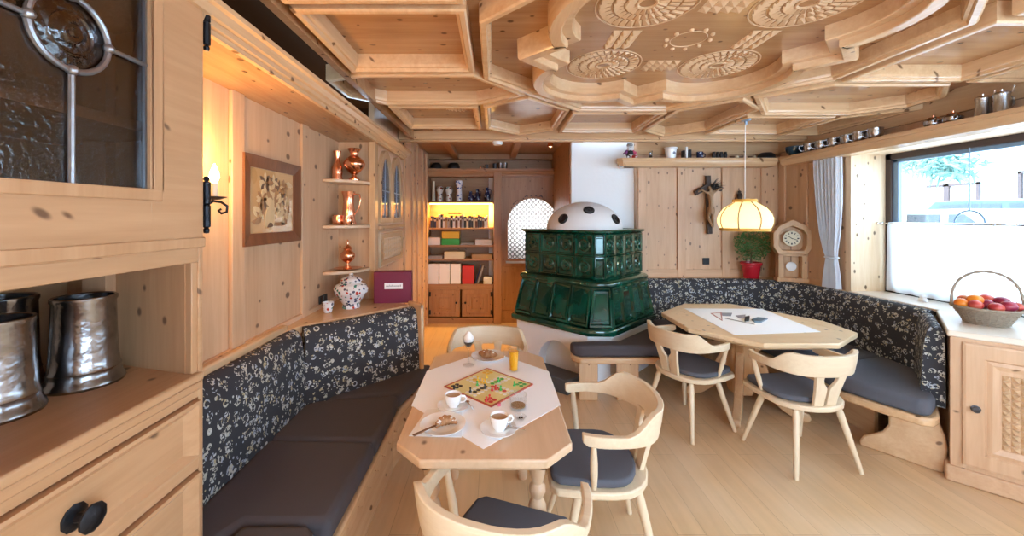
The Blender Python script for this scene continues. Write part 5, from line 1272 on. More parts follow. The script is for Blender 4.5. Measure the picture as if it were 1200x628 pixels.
for k in range(12):
    a = k*PI/6; u, w = math.sin(a), math.cos(a); wd = .004 if k % 3 else .006
    A = [R @ Vector((u*r+s*w*wd, -.0135, .475+w*r-s*u*wd)) for r, s in ((.050, -1), (.050, 1), (.068, 1), (.068, -1))]; mb.loft([A, [p+(R.to_3x3() @ Vector((0, .002, 0))) for p in A]], True, True)
obj('hour_marks', mb, M['black'], t)
mb = MB()
for a, L_ in ((-.95, .040), (1.9, .058)):
    u, w = math.sin(a), math.cos(a); A = [R @ Vector((u*r+s*w*.003, -.016, .475+w*r-s*u*.003)) for r, s in ((-.01, -1), (-.01, 1), (L_, 1), (L_, -1))]; mb.loft([A, [p+(R.to_3x3() @ Vector((0, .002, 0))) for p in A]], True, True)
obj('hands', mb, M['black'], t)
pd = obj('pendulum', MB().tube([R @ Vector((0, .01, .40)), R @ Vector((0, .01, .17))], .004, 6), M['brown'], t)
obj('bob', MB().lathe([(0, 0), (.048, 0), (.050, .004), (.040, .009), (0, .011)], 28, R @ T(0, .008, .165, 0, PI/2)), M['white'], pd, smooth=40)

# crucifix
wy = BY-.024
X0, Zt, Zb = xat(829.5, wy), zat(206, wy), zat(274, wy)
t = thing('crucifix', 'dark wooden crucifix with carved figure on the back wall', 'crucifix', (X0, wy, Zb), 0)
Rc = T(X0, wy-.02, (Zt+Zb)/2) @ Matrix.Rotation(-.03, 4, 'Y')
hh = (Zt-Zb)/2
obj('post', MB().box(-.028, .028, -.016, .020, -hh, hh, Rc), M['crosswood'], t, bevel=.004)
mb = MB()
A = [Rc @ Vector(p) for p in ((-.025, -.014, hh-.10), (-.17, -.014, hh-.185), (-.155, -.014, hh-.235), (0, -.014, hh-.16), (.155, -.014, hh-.19), (.175, -.014, hh-.145), (.025, -.014, hh-.10))]
mb.loft([A, [p+Vector((0, .03, 0)) for p in A]], True, True); obj('crossbar', mb, M['crosswood'], t, bevel=.004)
# figure: one continuous skinned body
me = bpy.data.meshes.new('figure'); fo = bpy.data.objects.new('figure', me); COL.objects.link(fo); fo.parent = t
J = [((0, hh-.40), .026), ((.005, hh-.33), .030), ((0, hh-.26), .035), ((0, hh-.215), .028), ((.003, hh-.185), .014), ((-.008, hh-.150), .022), ((-.010, hh-.125), .016),
     ((-.045, hh-.205), .016), ((-.10, hh-.170), .012), ((-.148, hh-.195), .010), ((.045, hh-.205), .016), ((.10, hh-.165), .012), ((.148, hh-.165), .010),
     ((-.022, hh-.43), .023), ((-.050, hh-.50), .019), ((.000, hh-.58), .014), ((.012, hh-.615), .009), ((.020, hh-.43), .023), ((.000, hh-.51), .019), ((.020, hh-.585), .013), ((.018, hh-.62), .009)]
yk = {14: -.075, 18: -.070, 15: -.045, 19: -.045}
ed = [(0, 1), (1, 2), (2, 3), (3, 4), (4, 5), (5, 6), (3, 7), (7, 8), (8, 9), (3, 10), (10, 11), (11, 12), (0, 13), (13, 14), (14, 15), (15, 16), (0, 17), (17, 18), (18, 19), (19, 20)]
im = wmat(t).inverted()
me.from_pydata([im @ (Rc @ Vector((p[0], yk.get(i, -.045), p[1]))) for i, (p, r) in enumerate(J)], ed, [])
sk = fo.modifiers.new('skin', 'SKIN'); sv = me.skin_vertices[0].data
for i, (p, r) in enumerate(J): sv[i].radius = (r, r*.85)
sv[0].use_root = True
ss = fo.modifiers.new('smooth', 'SUBSURF'); ss.levels = 2; ss.render_levels = 2; me.materials.append(M['skin'])
mb = MB().lathe([(.036, -.05), (.041, -.01), (.036, .03), (.028, .03), (.028, -.05)], 14, Rc @ T(0, -.047, hh-.41)); obj('loincloth', mb, M['skin'], t, smooth=60)
mb = MB(); rb = random.Random(3)
for k in range(16):
    a = rb.uniform(-.5, 1.3); c = Vector((.02, -.03, hh-.13)); d = Vector((math.cos(a), rb.uniform(-.15, .15), math.sin(a)*.8)); mb.tube([Rc @ c, Rc @ (c+d*.06), Rc @ (c+d*rb.uniform(.10, .17))], [.003, .004, .001], 4)
for k in range(22):
    c = Vector((rb.uniform(.02, .11), -.035+rb.uniform(-.01, .01), hh-.13+rb.uniform(-.04, .03))); mb.sphere(Rc @ c, rb.uniform(.008, .014), 6, 4)
o = obj('dried_sprig', mb, M['darkmetal'], t); o['kind'] = 'stuff'

# topiary
qx, qy = 2.985, 4.575
t = thing('potted_plant', 'round clipped green plant in a red pot on the bench ledge', 'plant', (qx, qy, .946))
obj('pot', MB().lathe([(a, b_+.946) for a, b_ in [(0, 0), (.075, 0), (.080, .008), (.10, .15), (.112, .155), (.115, .185), (.104, .186), (.10, .16), (0, .155)]], 28, T(qx, qy)), M['pot_red'], t, smooth=40)
obj('soil', MB().lathe([(0, 1.105), (.099, 1.105), (.098, 1.112), (0, 1.115)], 20, T(qx, qy)), M['brown'], t)
obj('stem', MB().tube([(qx, qy, 1.10), (qx+.004, qy, 1.25)], .009, 8), M['brown'], t)
mb = MB(); rb = random.Random(9); cc_ = Vector((qx, qy-.03, 1.335))
for i in range(1500):
    d = Vector((rb.gauss(0, 1), rb.gauss(0, 1), rb.gauss(0, 1))).normalized(); k = rb.random()**.3
    c = cc_+Vector((d.x*.20, d.y*.13, d.z*.185))*k*rb.uniform(.9, 1.05)
    a = (d+Vector((rb.gauss(0, .6), rb.gauss(0, .6), rb.gauss(0, .6)))).normalized(); s_ = a.orthogonal().normalized()*.009; l = rb.uniform(.018, .03)
    v = [mb.v(c), mb.v(c+a*l*.5+s_), mb.v(c+a*l), mb.v(c+a*l*.5-s_)]; mb._f(v)
o = obj('foliage', mb, M['leaf'], t); o['kind'] = 'stuff'
t = thing('wall_ornament', 'small dark wall ornament half hidden behind the pendant lamp', 'ornament', (xat(865, wy), wy-.02, 1.80))
x = xat(865, wy); obj('ornament_body', MB().lathe([(0, 1.82), (.03, 1.82), (.035, 1.85), (.022, 1.875), (.03, 1.90), (.028, 1.925), (.015, 1.945), (.018, 1.96), (0, 1.975)], 14, T(x, wy-.03)), M['crosswood'], t, smooth=40)
obj('ornament_base', MB().box(x-.06, x+.06, wy-.05, wy+.02, 1.80, 1.822), M['crosswood'], t, bevel=.004)
def socket(label, M_):
    t = tag(obj('wall_socket', MB().box(-.04, .04, -.012, 0, -.04, .04, M_), M['black'], bevel=.004), label, 'socket')
    return t
socket('black wall socket under the crucifix', T(xat(827, BY), BY-.001, zat(306, BY)))
t = thing('wall_socket', 'black double socket low on the left panelled wall', 'socket', (LX, 3.07, .96))
for dy in (-.035, .035): obj('socket_plate', MB().box(LX, LX+.012, 3.07+dy-.033, 3.07+dy+.033, .965, 1.045), M['black'], t, bevel=.004)
for dy in (-.035, .035): obj('socket_insert', MB().lathe([(0, 0), (.02, 0), (.02, .002), (.017, -.004), (0, -.004)], 16, T(LX+.0125, 3.07+dy, 1.005, 0, 0, PI/2)), M['darkmetal'], t)

# ================================================================ CURTAINS
def drape():
    t = thing('curtain', 'pale striped drape gathered with a tie at the left of window', 'curtain', (3.36, 3.85, .95))
    mb = MB(); rows = []
    zs = [(2.24, .150, .022), (2.05, .145, .024), (1.8, .135, .024), (1.5, .105, .022), (1.32, .070, .018), (1.25, .055, .014), (1.18, .065, .018), (1.05, .085, .02), (.95, .092, .022)]
    n = 44
    def row(z, hw, am, off):
        out = []
        for k in range(n+1):
            s = k/n*2-1; y = 3.90+(.05*(1-(2.24-z)/1.3) if z > 1.25 else .0)+s*hw; x = 3.345+am*math.sin(k*.95+.3)+off
            out.append(Vector((x, y, z)))
        return out
    A = [row(z, h, a, 0) for z, h, a in zs]; B = [row(z, h, a, .004) for z, h, a in zs]
    rings = [a+b_[::-1] for a, b_ in zip(A, B)]
    mb.loft(rings, True, True); obj('fabric', mb, M['drape'], t, smooth=70)
    mb = MB().tube([(3.345+.032*math.cos(2*PI*k/20), 3.90+.066*math.sin(2*PI*k/20), 1.255) for k in range(20)], .012, 8, False, True); obj('tieback', mb, M['drape'], t, smooth=60)
    mb = MB().tube([(3.345, 3.62, 2.25), (3.345, 4.12, 2.25)], .010, 8); obj('curtain_rail', mb, M['beech_y'], t)
drape()
t = thing('cafe_curtain', 'sheer white half curtain across the lower window on a rod', 'curtain', (3.71, 2.5, 1.0))
ZR = 1.595
obj('rod', MB().tube([(3.705, 3.77, ZR), (3.705, .5, ZR)], .006, 8), M['silver'], t, smooth=40)
mb = MB().sphere((3.70, 3.755, ZR), .016).tube([(3.70, 3.75, ZR), (3.66, 3.757, ZR)], .006, 6).sphere((3.655, 3.752, ZR), .013); obj('finial', mb, M['silver'], t, smooth=40)
mb = MB(); n = 150
def crow(z, dx, amp, y1): return [Vector((3.708+amp*math.sin(k*.8)+dx, y1+(.5-y1)*k/n, z)) for k in range(n+1)]
zz = [(ZR+.012, .004, 3.70), (ZR-.03, .007, 3.71), (1.3, .012, 3.715), (.962, .016, 3.72)]
mb.loft([crow(z, 0, a, y)+crow(z, .003, a, y)[::-1] for z, a, y in zz], True, True); obj('fabric', mb, M['sheer'], t, smooth=70)
for k in range(13):
    y = 3.69-k*.13; obj('ring', MB().tube([(3.705+.011*math.cos(2*PI*j/12), y, ZR+.011*math.sin(2*PI*j/12)) for j in range(12)], .0025, 5, False, True), M['silver'], t)
t = thing('window_hoop', 'thin dark iron hoop hanging on a rod before the window', 'hoop', (3.735, 3.09, 1.6))
obj('rod', MB().tube([(3.735, 3.09, 1.705), (3.735, 3.09, HEAD-.05)], .005, 6), M['bluestop'], t)
obj('hoop', MB().tube([(3.735, 3.09+.10*math.cos(2*PI*k/32), 1.605+.10*math.sin(2*PI*k/32)) for k in range(32)], .006, 6, False, True), M['bluestop'], t)
# small things on the sill behind the half curtain
for i, (y, lab) in enumerate(((3.30, 'small white ornament on the sill below the half curtain, farthest'), (2.98, 'small white ornament on the sill below the half curtain, nearer the basket'))):
    tag(obj('sill_ornament', MB().lathe([(0, .946), (.03, .946), (.032, .96), (.02, .975), (.026, .99), (.012, 1.005), (0, 1.008)], 14, T(3.60, y)), M['white'], smooth=50), lab, 'ornament')

# ================================================================ LEFT WALL: SCONCE, PICTURE, CORNER SHELVES
t = thing('wall_sconce', 'wrought iron candle sconce glowing beside the left dresser', 'lamp', (LX, 1.66, 1.66))
obj('wall_plate', MB().box(LX, LX+.010, 1.60, 1.66, 1.62, 1.80), M['iron'], t, bevel=.004)
sx, sy = -1.215, 1.70
obj('arm', MB().tube([(LX+.005, 1.63, 1.665), (-1.30, 1.66, 1.665), (-1.255, 1.685, 1.695), (sx, sy, 1.725)], .006, 8), M['iron'], t, smooth=50)
obj('scroll', MB().tube([(sx-.01, sy, 1.722), (sx+.02, sy+.012, 1.718), (sx+.042, sy+.02, 1.70), (sx+.040, sy+.02, 1.675), (sx+.022, sy+.012, 1.668), (sx+.012, sy+.008, 1.680), (sx+.022, sy+.012, 1.688)], .0055, 8), M['iron'], t, smooth=50)
obj('drip_pan', MB().lathe([(0, 1.728), (.02, 1.728), (.046, 1.738), (.045, 1.741), (.02, 1.733), (0, 1.733)], 24, T(sx, sy)), M['iron'], t, smooth=50)
obj('candle_tube', MB().lathe([(0, 1.733), (.012, 1.733), (.012, 1.80), (0, 1.80)], 14, T(sx, sy)), M['cream'], t, smooth=50)
obj('bulb', MB().lathe([(0, 1.80), (.010, 1.80), (.019, 1.825), (.017, 1.845), (.008, 1.87), (0, 1.885)], 16, T(sx, sy)), M['bulb'], t, smooth=60)
pb = bpy.data.lights.new('sconce_light', 'POINT'); pb.energy = 11; pb.color = (1, .62, .24); pb.shadow_soft_size = .025
po = bpy.data.objects.new('sconce_light', pb); COL.objects.link(po); po.location = (sx+.004, sy, 1.905)

# framed inlay picture
y0, y1 = dat(286, LX+.03), dat(352, LX+.03); z0, z1 = zat(289.5, y0), zat(178, y0)
y0 -= .0
t = thing('framed_picture', 'inlaid wood flower picture in walnut frame on left wall', 'picture', (LX, (y0+y1)/2, z0))
mb = MB(); w = .066
o_ = [(y0, z0), (y1, z0), (y1, z1), (y0, z1)]; i_ = [(y0+w, z0+w), (y1-w, z0+w), (y1-w, z1-w), (y0+w, z1-w)]
fx_ = lambda pts, x: [Vector((x, a, b_)) for a, b_ in pts]
mb.loft([fx_(o_, LX+.002), fx_(o_, LX+.035), fx_(i_, LX+.022), fx_(i_, LX+.002)], True, False, True)
obj('frame', mb, M['frame_walnut'], t)
inlay = MB().box(LX+.002, LX+.012, y0+w-.002, y1-w+.002, z0+w-.002, z1-w+.002)
rb = random.Random(21)
yc, zc = (y0+y1)/2, (z0+z1)/2; hw, hz = (y1-y0)/2-w-.01, (z1-z0)/2-w-.01
def petal(m, y, z, a, L_, wd, n=0):
    y = max(yc-hw+.015, min(yc+hw-.015, y)); z = max(zc-hz+.02, min(zc+hz-.02, z))
    c, s = math.cos(a), math.sin(a); pts = [(-L_/2, 0), (-L_*.15, wd*.5), (L_*.25, wd*.4), (L_/2, 0), (L_*.25, -wd*.4), (-L_*.15, -wd*.5)]
    P_ = [(y+u*c-v*s, z+u*s+v*c) for u, v in pts]
    xx = LX+.0122+n*.00025
    inlay.mi = {'light': 1, 'mid': 2, 'dark': 3}[m]; inlay.loft([fx_(P_, LX+.0115), fx_(P_, xx)], True, True)
i = 0
for fy, fz, r, kind in ((-.35, .62, .06, 'dark'), (.05, .66, .05, 'dark'), (.55, .55, .045, 'mid'), (-.1, .38, .06, 'light'), (.45, .15, .05, 'dark'), (-.5, .1, .05, 'mid'), (0, .05, .06, 'mid'), (.35, -.25, .055, 'light'), (-.55, -.3, .045, 'mid'), (.6, -.45, .04, 'light')):
    for k in range(8):
        a = 2*PI*k/8+rb.uniform(-.2, .2); i += 1
        petal(kind if k % 2 else rb.choice(('light', 'mid')), yc+fy*hw+r*.55*math.cos(a), zc+fz*hz+r*.55*math.sin(a), a, r, r*.45, i % 9)
for k in range(9): i += 1; petal('light', yc-.15*hw+rb.uniform(-.03, .03), zc-.42*hz+rb.uniform(-.05, .05), PI/2+rb.uniform(-.6, .6), .14, .05, i % 9)
petal('dark', yc-.15*hw, zc-.80*hz, 0, .10, .03, 3); petal('mid', yc+.3*hw, zc-.78*hz, 0, .2, .025, 2)
for _ in range(46):
    i += 1; petal(rb.choice(('light', 'light', 'mid', 'mid', 'dark')), yc+rb.uniform(-.85, .85)*hw, zc+rb.uniform(-.75, .8)*hz, rb.uniform(0, 6.28), rb.uniform(.05, .09), rb.uniform(.018, .035), i % 9)
obj('inlay_picture', inlay, [M['intarsia']]+[wood('inlay_'+k, c, tuple(v*.75 for v in c[:3])+(1,), 'z', knots=0) for k, c in (('light', (.62, .46, .26, 1)), ('mid', (.34, .18, .08, 1)), ('dark', (.14, .085, .055, 1)))], t)

# three quarter-round corner shelves and the copper on them
SHZ = [1.955, 1.59, 1.225]
names = ['top', 'middle', 'lowest']
for i, z in enumerate(SHZ):
    pts = [(LX+.001, 3.384)]+[(LX+.001+.285*math.cos(-PI/2+PI/2*k/12), 3.384+.32*math.sin(-PI/2+PI/2*k/12)) for k in range(13)]
    tag(obj('corner_shelf', MB().prism(ccw(pts), z-.026, z), M['table_x'], bevel=.006), names[i]+' quarter-round pine shelf in the recess corner', 'shelf', 'quarter-round corner shelves')
def copper(name, label, cat, x, y, z, prof, handle=None, lid=False):
    t = thing(name, label, cat, (x, y, z), 0, 'copper ware on the corner shelves')
    obj('body', MB().lathe([(r, b_+z) for r, b_ in prof], 28, T(x, y)), M['copper'], t, smooth=45)
    if handle:
        for a, pts in handle:
            d = Vector((math.cos(a), math.sin(a), 0)); c = Vector((x, y, z)); obj('handle', MB().tube([c+d*r+Vector((0, 0, h)) for r, h in pts], .006, 8), M['copper'], t, smooth=50)
    return t
Zs = SHZ[0]+.0006
copper('copper_carafe', 'slim copper carafe left on the top corner shelf', 'carafe', -1.285, 3.20, Zs, [(0, 0), (.045, 0), (.047, .008), (.038, .03), (.042, .06), (.040, .10), (.022, .15), (.020, .185), (.032, .235), (.030, .237), (0, .22)])
copper('copper_vase', 'round bellied copper vase on the top corner shelf', 'vase', -1.165, 3.25, Zs, [(0, 0), (.045, 0), (.046, .01), (.02, .035), (.018, .05), (.05, .075), (.085, .12), (.088, .145), (.06, .185), (.032, .205), (.030, .225), (.045, .25), (.056, .262), (.052, .264), (0, .25)])
Zs = SHZ[1]+.0006
copper('copper_jug', 'tall copper jug with curved handle on the middle corner shelf', 'jug', -1.215, 3.26, Zs, [(0, 0), (.060, 0), (.062, .012), (.055, .03), (.050, .06), (.052, .09), (.046, .14), (.040, .19), (.044, .235), (.056, .275), (.053, .276), (.04, .235), (0, .2)], [(.0, [(.045, .255), (.09, .25), (.10, .21), (.085, .14), (.05, .085)])])
copper('copper_cup', 'small copper pot at the left on the middle corner shelf', 'cup', -1.265, 3.17, Zs, [(0, 0), (.040, 0), (.046, .02), (.050, .045), (.040, .07), (.042, .080), (0, .075)])
copper('copper_cup', 'small copper pot in front of the copper jug', 'cup', -1.185, 3.155, Zs, [(0, 0), (.034, 0), (.040, .02), (.044, .045), (.034, .07), (.036, .080), (0, .075)])
Zs = SHZ[2]+.0006
tag(obj('copper_plate', MB().lathe([(0, Zs), (.07, Zs), (.11, Zs+.010), (.112, Zs+.012), (.07, Zs+.004), (0, Zs+.004)], 32, T(-1.21, 3.23)), M['copper'], smooth=40), 'flat copper plate on the lowest corner shelf', 'plate')
copper('copper_urn', 'lidded copper urn standing on the lowest corner shelf', 'urn', -1.215, 3.24, Zs+.0045, [(0, 0), (.035, 0), (.036, .008), (.012, .03), (.012, .045), (.045, .07), (.058, .10), (.055, .125), (.030, .15), (.028, .158), (.038, .165), (.022, .185), (.008, .195), (.010, .21), (.005, .235), (0, .24)])

# porcelain jar and burgundy box on the bench ledge
vx, vy, vz = -1.11, 3.03, .956
t = thing('porcelain_jar', 'large painted porcelain lidded jar on the corner bench ledge', 'jar', (vx, vy, vz))
obj('body', MB().lathe([(r, z+vz) for r, z in [(0, 0), (.065, 0), (.068, .008), (.062, .03), (.095, .08), (.125, .12), (.130, .15), (.110, .18), (.075, .195), (.070, .205), (0, .205)]], 16, T(vx, vy)), M['imari'], t, smooth=25)
obj('lid', MB().lathe([(r, z+vz) for r, z in [(0, .203), (.082, .206), (.084, .212), (.070, .228), (.035, .242), (.012, .246), (.018, .255), (.012, .264), (0, .268)]], 16, T(vx, vy)), M['imari'], t, smooth=25)
tag(obj('porcelain_cup', MB().lathe([(r, z+vz) for r, z in [(0, 0), (.025, 0), (.03, .01), (.04, .05), (.042, .075), (.039, .075), (.03, .02), (0, .012)]], 18, T(-1.225, 2.88)), M['imari'], smooth=40), 'small painted porcelain cup beside the big jar', 'cup')
bxx, byy = -.835, 3.235
t = thing('burgundy_box', 'burgundy card box with white label on the bench ledge', 'box', (bxx, byy, .956), .10)
Rb = T(bxx, byy, .956, .10)
obj('carton', MB().box(-.15, .15, -.05, .05, 0, .255, Rb), M['burgundy'], t, bevel=.004)
obj('label', MB().box(-.065, .080, -.0515, -.0495, .115, .165, Rb), M['paper'], t)
mb = MB(); rb = random.Random(4); x = -.052
while x < .066:
    wd = rb.uniform(.004, .009); hgt = rb.choice((.010, .010, .016)); mb.box(x, x+wd, -.0522, -.0514, .133, .133+hgt, Rb); x += wd+.003
obj('lettering', mb, M['grey'], t)

# ================================================================ BOOKCASE CONTENT
yv = KF+.10
def lathe_thing(name, label, cat, x, y, z, prof, mat, group=None, handle=None, n=18):
    t = thing(name, label, cat, (x, y, z), 0, group)
    obj('body', MB().lathe([(r, b_+z) for r, b_ in prof], n, T(x, y)), mat, t, smooth=40)
    if handle:
        a, pts, rr = handle; d = Vector((math.cos(a), math.sin(a), 0)); c = Vector((x, y, z)); obj('handle', MB().tube([c+d*r+Vector((0, 0, h)) for r, h in pts], rr, 6), mat, t, smooth=50)
    return t
z = SH['vase']+.0006
g = 'porcelain on the top bookcase shelf'
tag(obj('wooden_staff', MB().tube([(xat(508, yv), yv, z), (xat(508, yv), yv, z+.10), (xat(508.3, yv), yv, z+.32)], [.03, .024, .018], 8), M['cream']), 'upright pale wooden stave at the left end of the bookcase', 'stave')
lathe_thing('porcelain_vase', 'green and white vase, left of the pair on the bookcase', 'vase', xat(515.5, yv), yv, z, [(0, 0), (.045, 0), (.05, .05), (.035, .11), (.055, .17), (.062, .2), (.04, .235), (0, .24)], M['famille'], g)
lathe_thing('porcelain_vase', 'green and white vase, right of the pair on the bookcase', 'vase', xat(526, yv), yv, z, [(0, 0), (.045, 0), (.05, .05), (.035, .10), (.06, .16), (.058, .2), (.035, .23), (0, .235)], M['famille'], g)
lathe_thing('porcelain_vase', 'tall blue and white vase, tallest on the bookcase', 'vase', xat(538, yv), yv, z, [(0, 0), (.045, 0), (.05, .02), (.045, .15), (.04, .22), (.055, .27), (.06, .30), (.05, .33), (0, .335)], M['delft'], g)
for px, h, lab in ((551.5, .16, 'dark blue jug, first of three on the bookcase shelf'), (559.5, .19, 'dark blue jug, middle of three on the bookcase shelf'), (571, .22, 'dark blue jug, last and tallest of three on the shelf')):
    lathe_thing('blue_jug', lab, 'jug', xat(px, yv), yv, z, [(0, 0), (.035, 0), (.05, h*.25), (.052, h*.4), (.025, h*.75), (.028, h*.95), (.024, h), (0, h*.98)], M['bluedark'], g, (0, [(.026, h*.85), (.06, h*.8), (.05, h*.45)], .006))
# books in the lit row
z = SH['book']+.0006; x = KX0+.035; k = 0; rb = random.Random(8)
cols = [('black', 'black'), ('white', 'white'), ('brown', 'brown'), ('navy', 'navy'), ('cream', 'cream'), ('grey', 'grey'), ('tan', 'tan'), ('white', 'white'), ('black', 'black'), ('brown', 'brown')]
protos = {}
while x < KX1-.06 and k < 26:
    cn, wd_ = cols[rb.randrange(len(cols))]; w = rb.uniform(.026, .043); h = rb.uniform(.16, .215); d_ = rb.uniform(.12, .15)
    t = thing('book', f'{wd_} book, {ORD[k]} from the left in the lit bookcase row', 'book', (x+w/2, KF+.04, z), 0, 'books in the lit bookcase row')
    obj('cover', MB().box(x, x+w-.002, KF+.04, KF+.04+d_, z, z+h), M[cn], t, bevel=.002)
    obj('spine_label', MB().box(x+.005, x+w-.007, KF+.0385, KF+.041, z+h*.62, z+h*.80), M['cream' if cn in ('black', 'brown', 'navy') else 'brown'], t)
    x += w; k += 1
    if k == 9: x += .012
tag(obj('lying_book', MB().box(xat(528, yv)-.03, xat(541, yv), KF+.05, KF+.16, z+.218, z+.245), M['brown'], bevel=.003), 'brown book lying flat on top of the lit row', 'book')
# boxes and paper piles below
def crate(name, label, cat, px0, px1, sh, h, mat, dy=0, z0=None, stack=1, grp=None):
    z = SH[sh]+.0006 if z0 is None else z0; x0, x1 = xat(px0, yv), xat(px1, yv)
    b_ = MB()
    for s in range(stack): b_.box(x0+.004*(s % 2), x1-.004*((s+1) % 2), KF+.03+dy, KF+.22, z+h*s/stack, z+h*(s+1)/stack-.002)
    return tag(obj(name, b_, mat, bevel=.003), label, cat, grp)
crate('white_box', 'white box on the second bookcase shelf, left of green box', 'box', 502.5, 517, 'game', .12, M['white'])
crate('game_box', 'flat green game box under the yellow one in the bookcase', 'box', 518, 539, 'game', .10, M['green'])
crate('game_box', 'flat yellow game box on top of the green one', 'box', 518.5, 539, 'game', .11, M['yellow'], 0, SH['game']+.103)
crate('paper_stack', 'low stack of papers right of the green game box', 'papers', 540, 555, 'game', .035, M['grey'], 0, None, 3)
crate('paper_stack', 'stack of white booklets at the right end, green box shelf', 'papers', 557, 577, 'game', .085, M['white'], 0, None, 5)
crate('magazine_stack', 'stack of pale magazines in the middle of the low shelf', 'magazines', 521, 545, 'mag', .11, M['cream'], 0, None, 6)
crate('magazine_stack', 'flat grey magazines at the left of the low shelf', 'magazines', 502.5, 519, 'mag', .045, M['grey'], 0, None, 3)
crate('magazine_stack', 'flat grey-brown magazines at the right of the low shelf', 'magazines', 553, 577, 'mag', .065, M['tan'], 0, None, 4)
for i, (a, b_) in enumerate(((502.5, 515), (515.5, 528), (528.5, 540.5))):
    crate('file_box', 'white file box, '+('left', 'middle', 'right')[i]+' of three on the bottom shelf', 'file box', a, b_, 'file', .315, M['white'], 0, None, 1, 'white file boxes')
crate('red_folder', 'red folder standing right of the white file boxes', 'folder', 542, 556, 'file', .285, M['red'])
x0, x1 = xat(556.5, yv), xat(560, yv)
for i, (dx, mt, lb) in enumerate(((.0, 'navy', 'dark blue magazine leaning against the red folder'), (.035, 'grey', 'grey magazine leaning rightmost on the bottom shelf'))):
    zf = SH['file']+.0006; R = T(x0+dx, KF+.05, zf) @ Matrix.Rotation(.30, 4, 'Y')
    tag(obj('leaning_magazine', MB().box(.0, .022, 0, .16, 0.007, .30, R), M[mt], bevel=.002), lb, 'magazine')
crate('paper_stack', 'stack of white paper at the right end of bottom shelf', 'papers', 566.5, 577, 'file', .10, M['white'], 0, None, 4)
# on the header shelf
z = 2.4106
for px, r, lab in ((510, .105, 'black felt hat at the left end above the bookcase'), (531, .115, 'black felt hat, second along the shelf above the bookcase')):
    t = thing('felt_hat', lab, 'hat', (xat(px, 6.1), 6.2, z), 0, 'felt hats above the bookcase')
    x = xat(px, 6.1); obj('brim', MB().lathe([(0, z), (r*1.15, z), (r*1.15, z+.008), (0, z+.012)], 24, T(x, 6.2)), M['black'], t, smooth=40)
    obj('crown', MB().lathe([(r*.85, z+.006), (r*.82, z+.05), (r*.6, z+.095), (r*.25, z+.105), (0, z+.098)], 24, T(x, 6.2)), M['black'], t, smooth=50)
for px, h, mt, lab in ((563, .04, 'copper', 'tiny copper cup above the bookcase'), (570.5, .07, 'darkmetal', 'small dark cup above the bookcase'), (580, .085, 'darkmetal', 'dark beaker left of the shiny beakers above bookcase'), (586.5, .095, 'pewter', 'first shiny beaker above the bookcase'), (592, .095, 'pewter', 'second shiny beaker above the bookcase door')):
    x = xat(px, 6.15); tag(obj('beaker', MB().lathe([(0, z), (h*.36, z), (h*.40, z+h), (h*.36, z+h), (h*.33, z+.01), (0, z+.008)], 18, T(x, 6.15)), M[mt], smooth=40), lab, 'beaker', 'beakers above the bookcase')

# ================================================================ THINGS ON THE WALL SHELF, back wall
zS = SZ+.0006; yb = 4.58
x = xat(738, yb)
t = thing('clown_doll', 'small seated rag doll with red and black clothes on shelf end', 'doll', (x, yb, zS))
me = bpy.data.meshes.new('body'); bo = bpy.data.objects.new('body', me); COL.objects.link(bo); bo.parent = t
J = [((0, 0, .035), .028), ((0, 0, .075), .030), ((0, 0, .105), .018), ((0, 0, .145), .034), ((-.035, 0, .09), .014), ((-.065, -.02, .055), .013), ((-.075, -.03, .02), .012), ((.035, 0, .09), .014), ((.065, -.02, .055), .013), ((.075, -.03, .02), .012), ((-.03, -.05, .02), .017), ((-.05, -.09, .012), .013), ((.03, -.05, .02), .017), ((.05, -.09, .012), .013)]
me.from_pydata([p for p, r in J], [(0, 1), (1, 2), (2, 3), (2, 4), (4, 5), (5, 6), (2, 7), (7, 8), (8, 9), (0, 10), (10, 11), (0, 12), (12, 13)], [])
bo.modifiers.new('skin', 'SKIN'); sv = me.skin_vertices[0].data
for i, (p, r) in enumerate(J): sv[i].radius = (r, r)
sv[0].use_root = True; m_ = bo.modifiers.new('smooth', 'SUBSURF'); m_.levels = 2; m_.render_levels = 2
me.materials.append(M['white'])
obj('jacket', MB().lathe([(.036, .03), (.042, .05), (.040, .09), (.024, .108), (.02, .104), (.03, .03)], 14, T(x, yb, zS)), M['black'], t, smooth=50)
obj('sleeve', MB().tube([(x-.03, yb, zS+.092), (x-.066, yb-.02, zS+.056)], .021, 8), plain('purple_cloth', (.16, .04, .16, 1), .8), t, smooth=60)
obj('sleeve', MB().tube([(x+.03, yb, zS+.092), (x+.066, yb-.02, zS+.056)], .021, 8), M['pink'], t, smooth=60)
obj('cap', MB().lathe([(.034, .155), (.037, .165), (.028, .185), (.0, .19)], 14, T(x, yb, zS)), M['grey'], t, smooth=50)
obj('trouser_leg', MB().tube([(x-.015, yb-.02, zS+.025), (x-.045, yb-.08, zS+.018)], .021, 8), M['black'], t, smooth=60)
obj('trouser_leg', MB().tube([(x+.015, yb-.02, zS+.025), (x+.045, yb-.08, zS+.018)], .021, 8), M['red'], t, smooth=60)
obj('face', MB().sphere((x-.011, yb-.033, zS+.150), .004, 8, 6).sphere((x+.011, yb-.033, zS+.150), .004, 8, 6).tube([(x-.010, yb-.034, zS+.135), (x, yb-.037, zS+.132), (x+.010, yb-.034, zS+.135)], .002, 5), M['black'], t)
x = xat(762, yb)
t = thing('metal_figure', 'small dark metal figure next to the rag doll on shelf', 'figurine', (x, yb, zS))
obj('base', MB().lathe([(0, zS), (.035, zS), (.035, zS+.012), (0, zS+.014)], 14, T(x, yb)), M['darkmetal'], t, smooth=40)
obj('body', MB().lathe([(.014, zS+.012), (.022, zS+.03), (.012, zS+.055), (.016, zS+.07), (.008, zS+.085), (0, zS+.09)], 12, T(x, yb)), M['pewter'], t, smooth=40)
